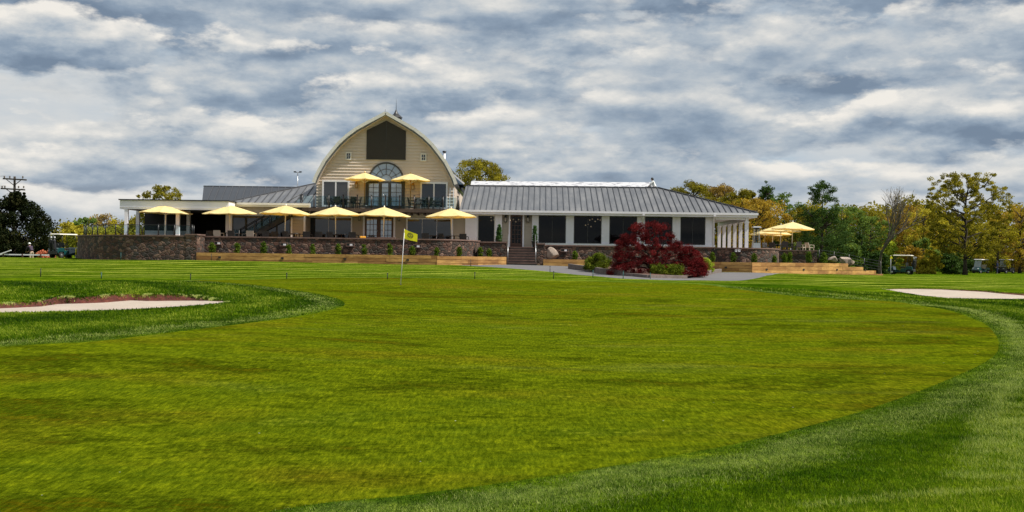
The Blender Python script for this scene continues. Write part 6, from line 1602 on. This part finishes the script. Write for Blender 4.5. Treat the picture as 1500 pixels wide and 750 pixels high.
zc = mth('MAXIMUM', sx.outputs[2], 0.0)
def dirvec(dz, sz=3.6, warp=None):
    c_ = N.new('ShaderNodeCombineXYZ'); Lk.new(sx.outputs[0], c_.inputs[0]); Lk.new(sx.outputs[1], c_.inputs[1])
    Lk.new(mth('MULTIPLY', mth('POWER', mth('ADD', mth('ADD', zc, .02), dz), .82), sz), c_.inputs[2]); return c_.outputs[0]
def wn(scale, detail, rough, vec, off=(0,0,0), dist=0.0):
    mp = N.new('ShaderNodeMapping'); mp.inputs['Location'].default_value = off; Lk.new(vec, mp.inputs[0])
    n = N.new('ShaderNodeTexNoise'); n.inputs['Scale'].default_value = scale; n.inputs['Detail'].default_value = detail; n.inputs['Roughness'].default_value = rough; n.inputs['Distortion'].default_value = dist
    Lk.new(mp.outputs[0], n.inputs['Vector']); return n.outputs['Fac']
def wramp(f, st):
    r = N.new('ShaderNodeValToRGB'); e = r.color_ramp.elements
    while len(e) < len(st): e.new(.5)
    for el, (p, c) in zip(e, st): el.position = p; el.color = (*c, 1) if isinstance(c, tuple) else (c, c, c, 1)
    Lk.new(f, r.inputs[0]); return r.outputs[0]
def wmix(f, a, b, typ='MIX'):
    m = N.new('ShaderNodeMix'); m.data_type = 'RGBA'; m.blend_type = typ
    for s_, v in ((m.inputs[0], f), (m.inputs[6], a), (m.inputs[7], b)):
        if isinstance(v, (int, float)): s_.default_value = v
        elif isinstance(v, tuple): s_.default_value = (*v, 1)
        else: Lk.new(v, s_)
    return m.outputs[2]
def layer(off, sc, thr, width, sz, seedz, gain=3.0, dark=0.0):
    """one deck of cloud: crisp lit upper edge, slate underside"""
    v0 = (dirvec(0.0, sz), dirvec(0.0, sz*.5)); v1 = (dirvec(.014, sz), dirvec(.014, sz*.5))
    def dn(v_):
        a_ = wn(sc, 3, .5, v_[0], off); b_ = wn(sc*2.4, 8, .60, v_[1], (off[0]+3, off[1], off[2]+seedz))
        return mth('ADD', mth('MULTIPLY', a_, .56), mth('MULTIPLY', b_, .44))
    n0 = dn(v0); n1 = dn(v1)
    cov = wramp(n0, [(thr, 0.0), (thr+width, 1.0)])
    deep = mth('DIVIDE', mth('SUBTRACT', n0, thr), .20)
    top = mth('MULTIPLY', mth('SUBTRACT', n0, n1), gain)
    tone = mth('ADD', mth('SUBTRACT', .74-dark, mth('MULTIPLY', deep, .42)), top)
    col = wramp(tone, [(.15,(.135,.18,.25)),(.34,(.21,.265,.34)),(.50,(.34,.385,.435)),(.66,(.52,.525,.52)),(.86,(.74,.70,.64))])
    return cov, col
base_ = wramp(wn(3.5, 6, .6, dirvec(0.0, 3.2), (4,2,1)), [(.30,(.30,.42,.52)),(.40,(.42,.47,.52)),(.58,(.56,.56,.55)),(.7,(.42,.45,.48))])
acc = base_
for (o_, sc_l, th, wd_l, sz_l, sd_l, gn, dk) in [((1.3,.2,2.1),3.3,.44,.05,4.4,1.7,3.6,.11),((6.1,2.4,.7),4.2,.475,.045,4.2,4.2,3.8,.13),((9.7,5.2,3.3),2.9,.51,.05,4.4,6.3,3.8,.15)]:
    cv_, cl_ = layer(o_, sc_l, th, wd_l, sz_l, sd_l, gn, dk); acc = wmix(cv_, acc, cl_)
CL = 10.0
cs_ = N.new('ShaderNodeVectorMath'); cs_.operation = 'SCALE'; Lk.new(acc, cs_.inputs[0]); cs_.inputs['Scale'].default_value = CL
hz = wramp(zc, [(0.0,.45),(.09,0.0)])
cl2 = wmix(hz, cs_.outputs[0], (5.0,5.2,5.5))
cover = mth('ADD', .93, 0.0)
skc = N.new('ShaderNodeVectorMath'); skc.operation = 'SCALE'; Lk.new(sky.outputs[0], skc.inputs[0]); skc.inputs['Scale'].default_value = 1.0
gap = wmix(.75, skc.outputs[0], (3.4,4.9,6.1)); fin = wmix(cover, gap, cl2)
Lk.new(fin, bg.inputs[0]); bg.inputs[1].default_value = .10
sun = bpy.data.lights.new('sun', 'SUN'); sun.energy = 5.0; sun.angle = radians(.6); sun.color = (1,.95,.86)
so = bpy.data.objects.new('sun', sun); C.objects.link(so)
dv = Vector((cos(radians(SUN_EL))*cos(radians(SUN_AZ)), cos(radians(SUN_EL))*sin(radians(SUN_AZ)), sin(radians(SUN_EL))))
so.rotation_euler = dv.to_track_quat('Z', 'Y').to_euler(); so.location = (40,-20,60)
cam = bpy.data.cameras.new('camera'); co = bpy.data.objects.new('camera', cam); C.objects.link(co)
cam.sensor_width = 36; cam.lens = F/1500*36; cam.clip_end = 5000; cam.clip_start = .1
co.location = (0,0,H); co.rotation_euler = (Matrix.Rotation(radians(90),4,'X') @ Matrix.Rotation(ROLL,4,'Z')).to_euler()
sc_ = bpy.context.scene; sc_.camera = co
sc_.view_settings.view_transform = 'Standard'; sc_.view_settings.look = 'None'; sc_.view_settings.exposure = .3; sc_.view_settings.gamma = 1; sc_.view_settings.use_curve_mapping = False
sc_.cycles.max_bounces = 8; sc_.cycles.transparent_max_bounces = 16
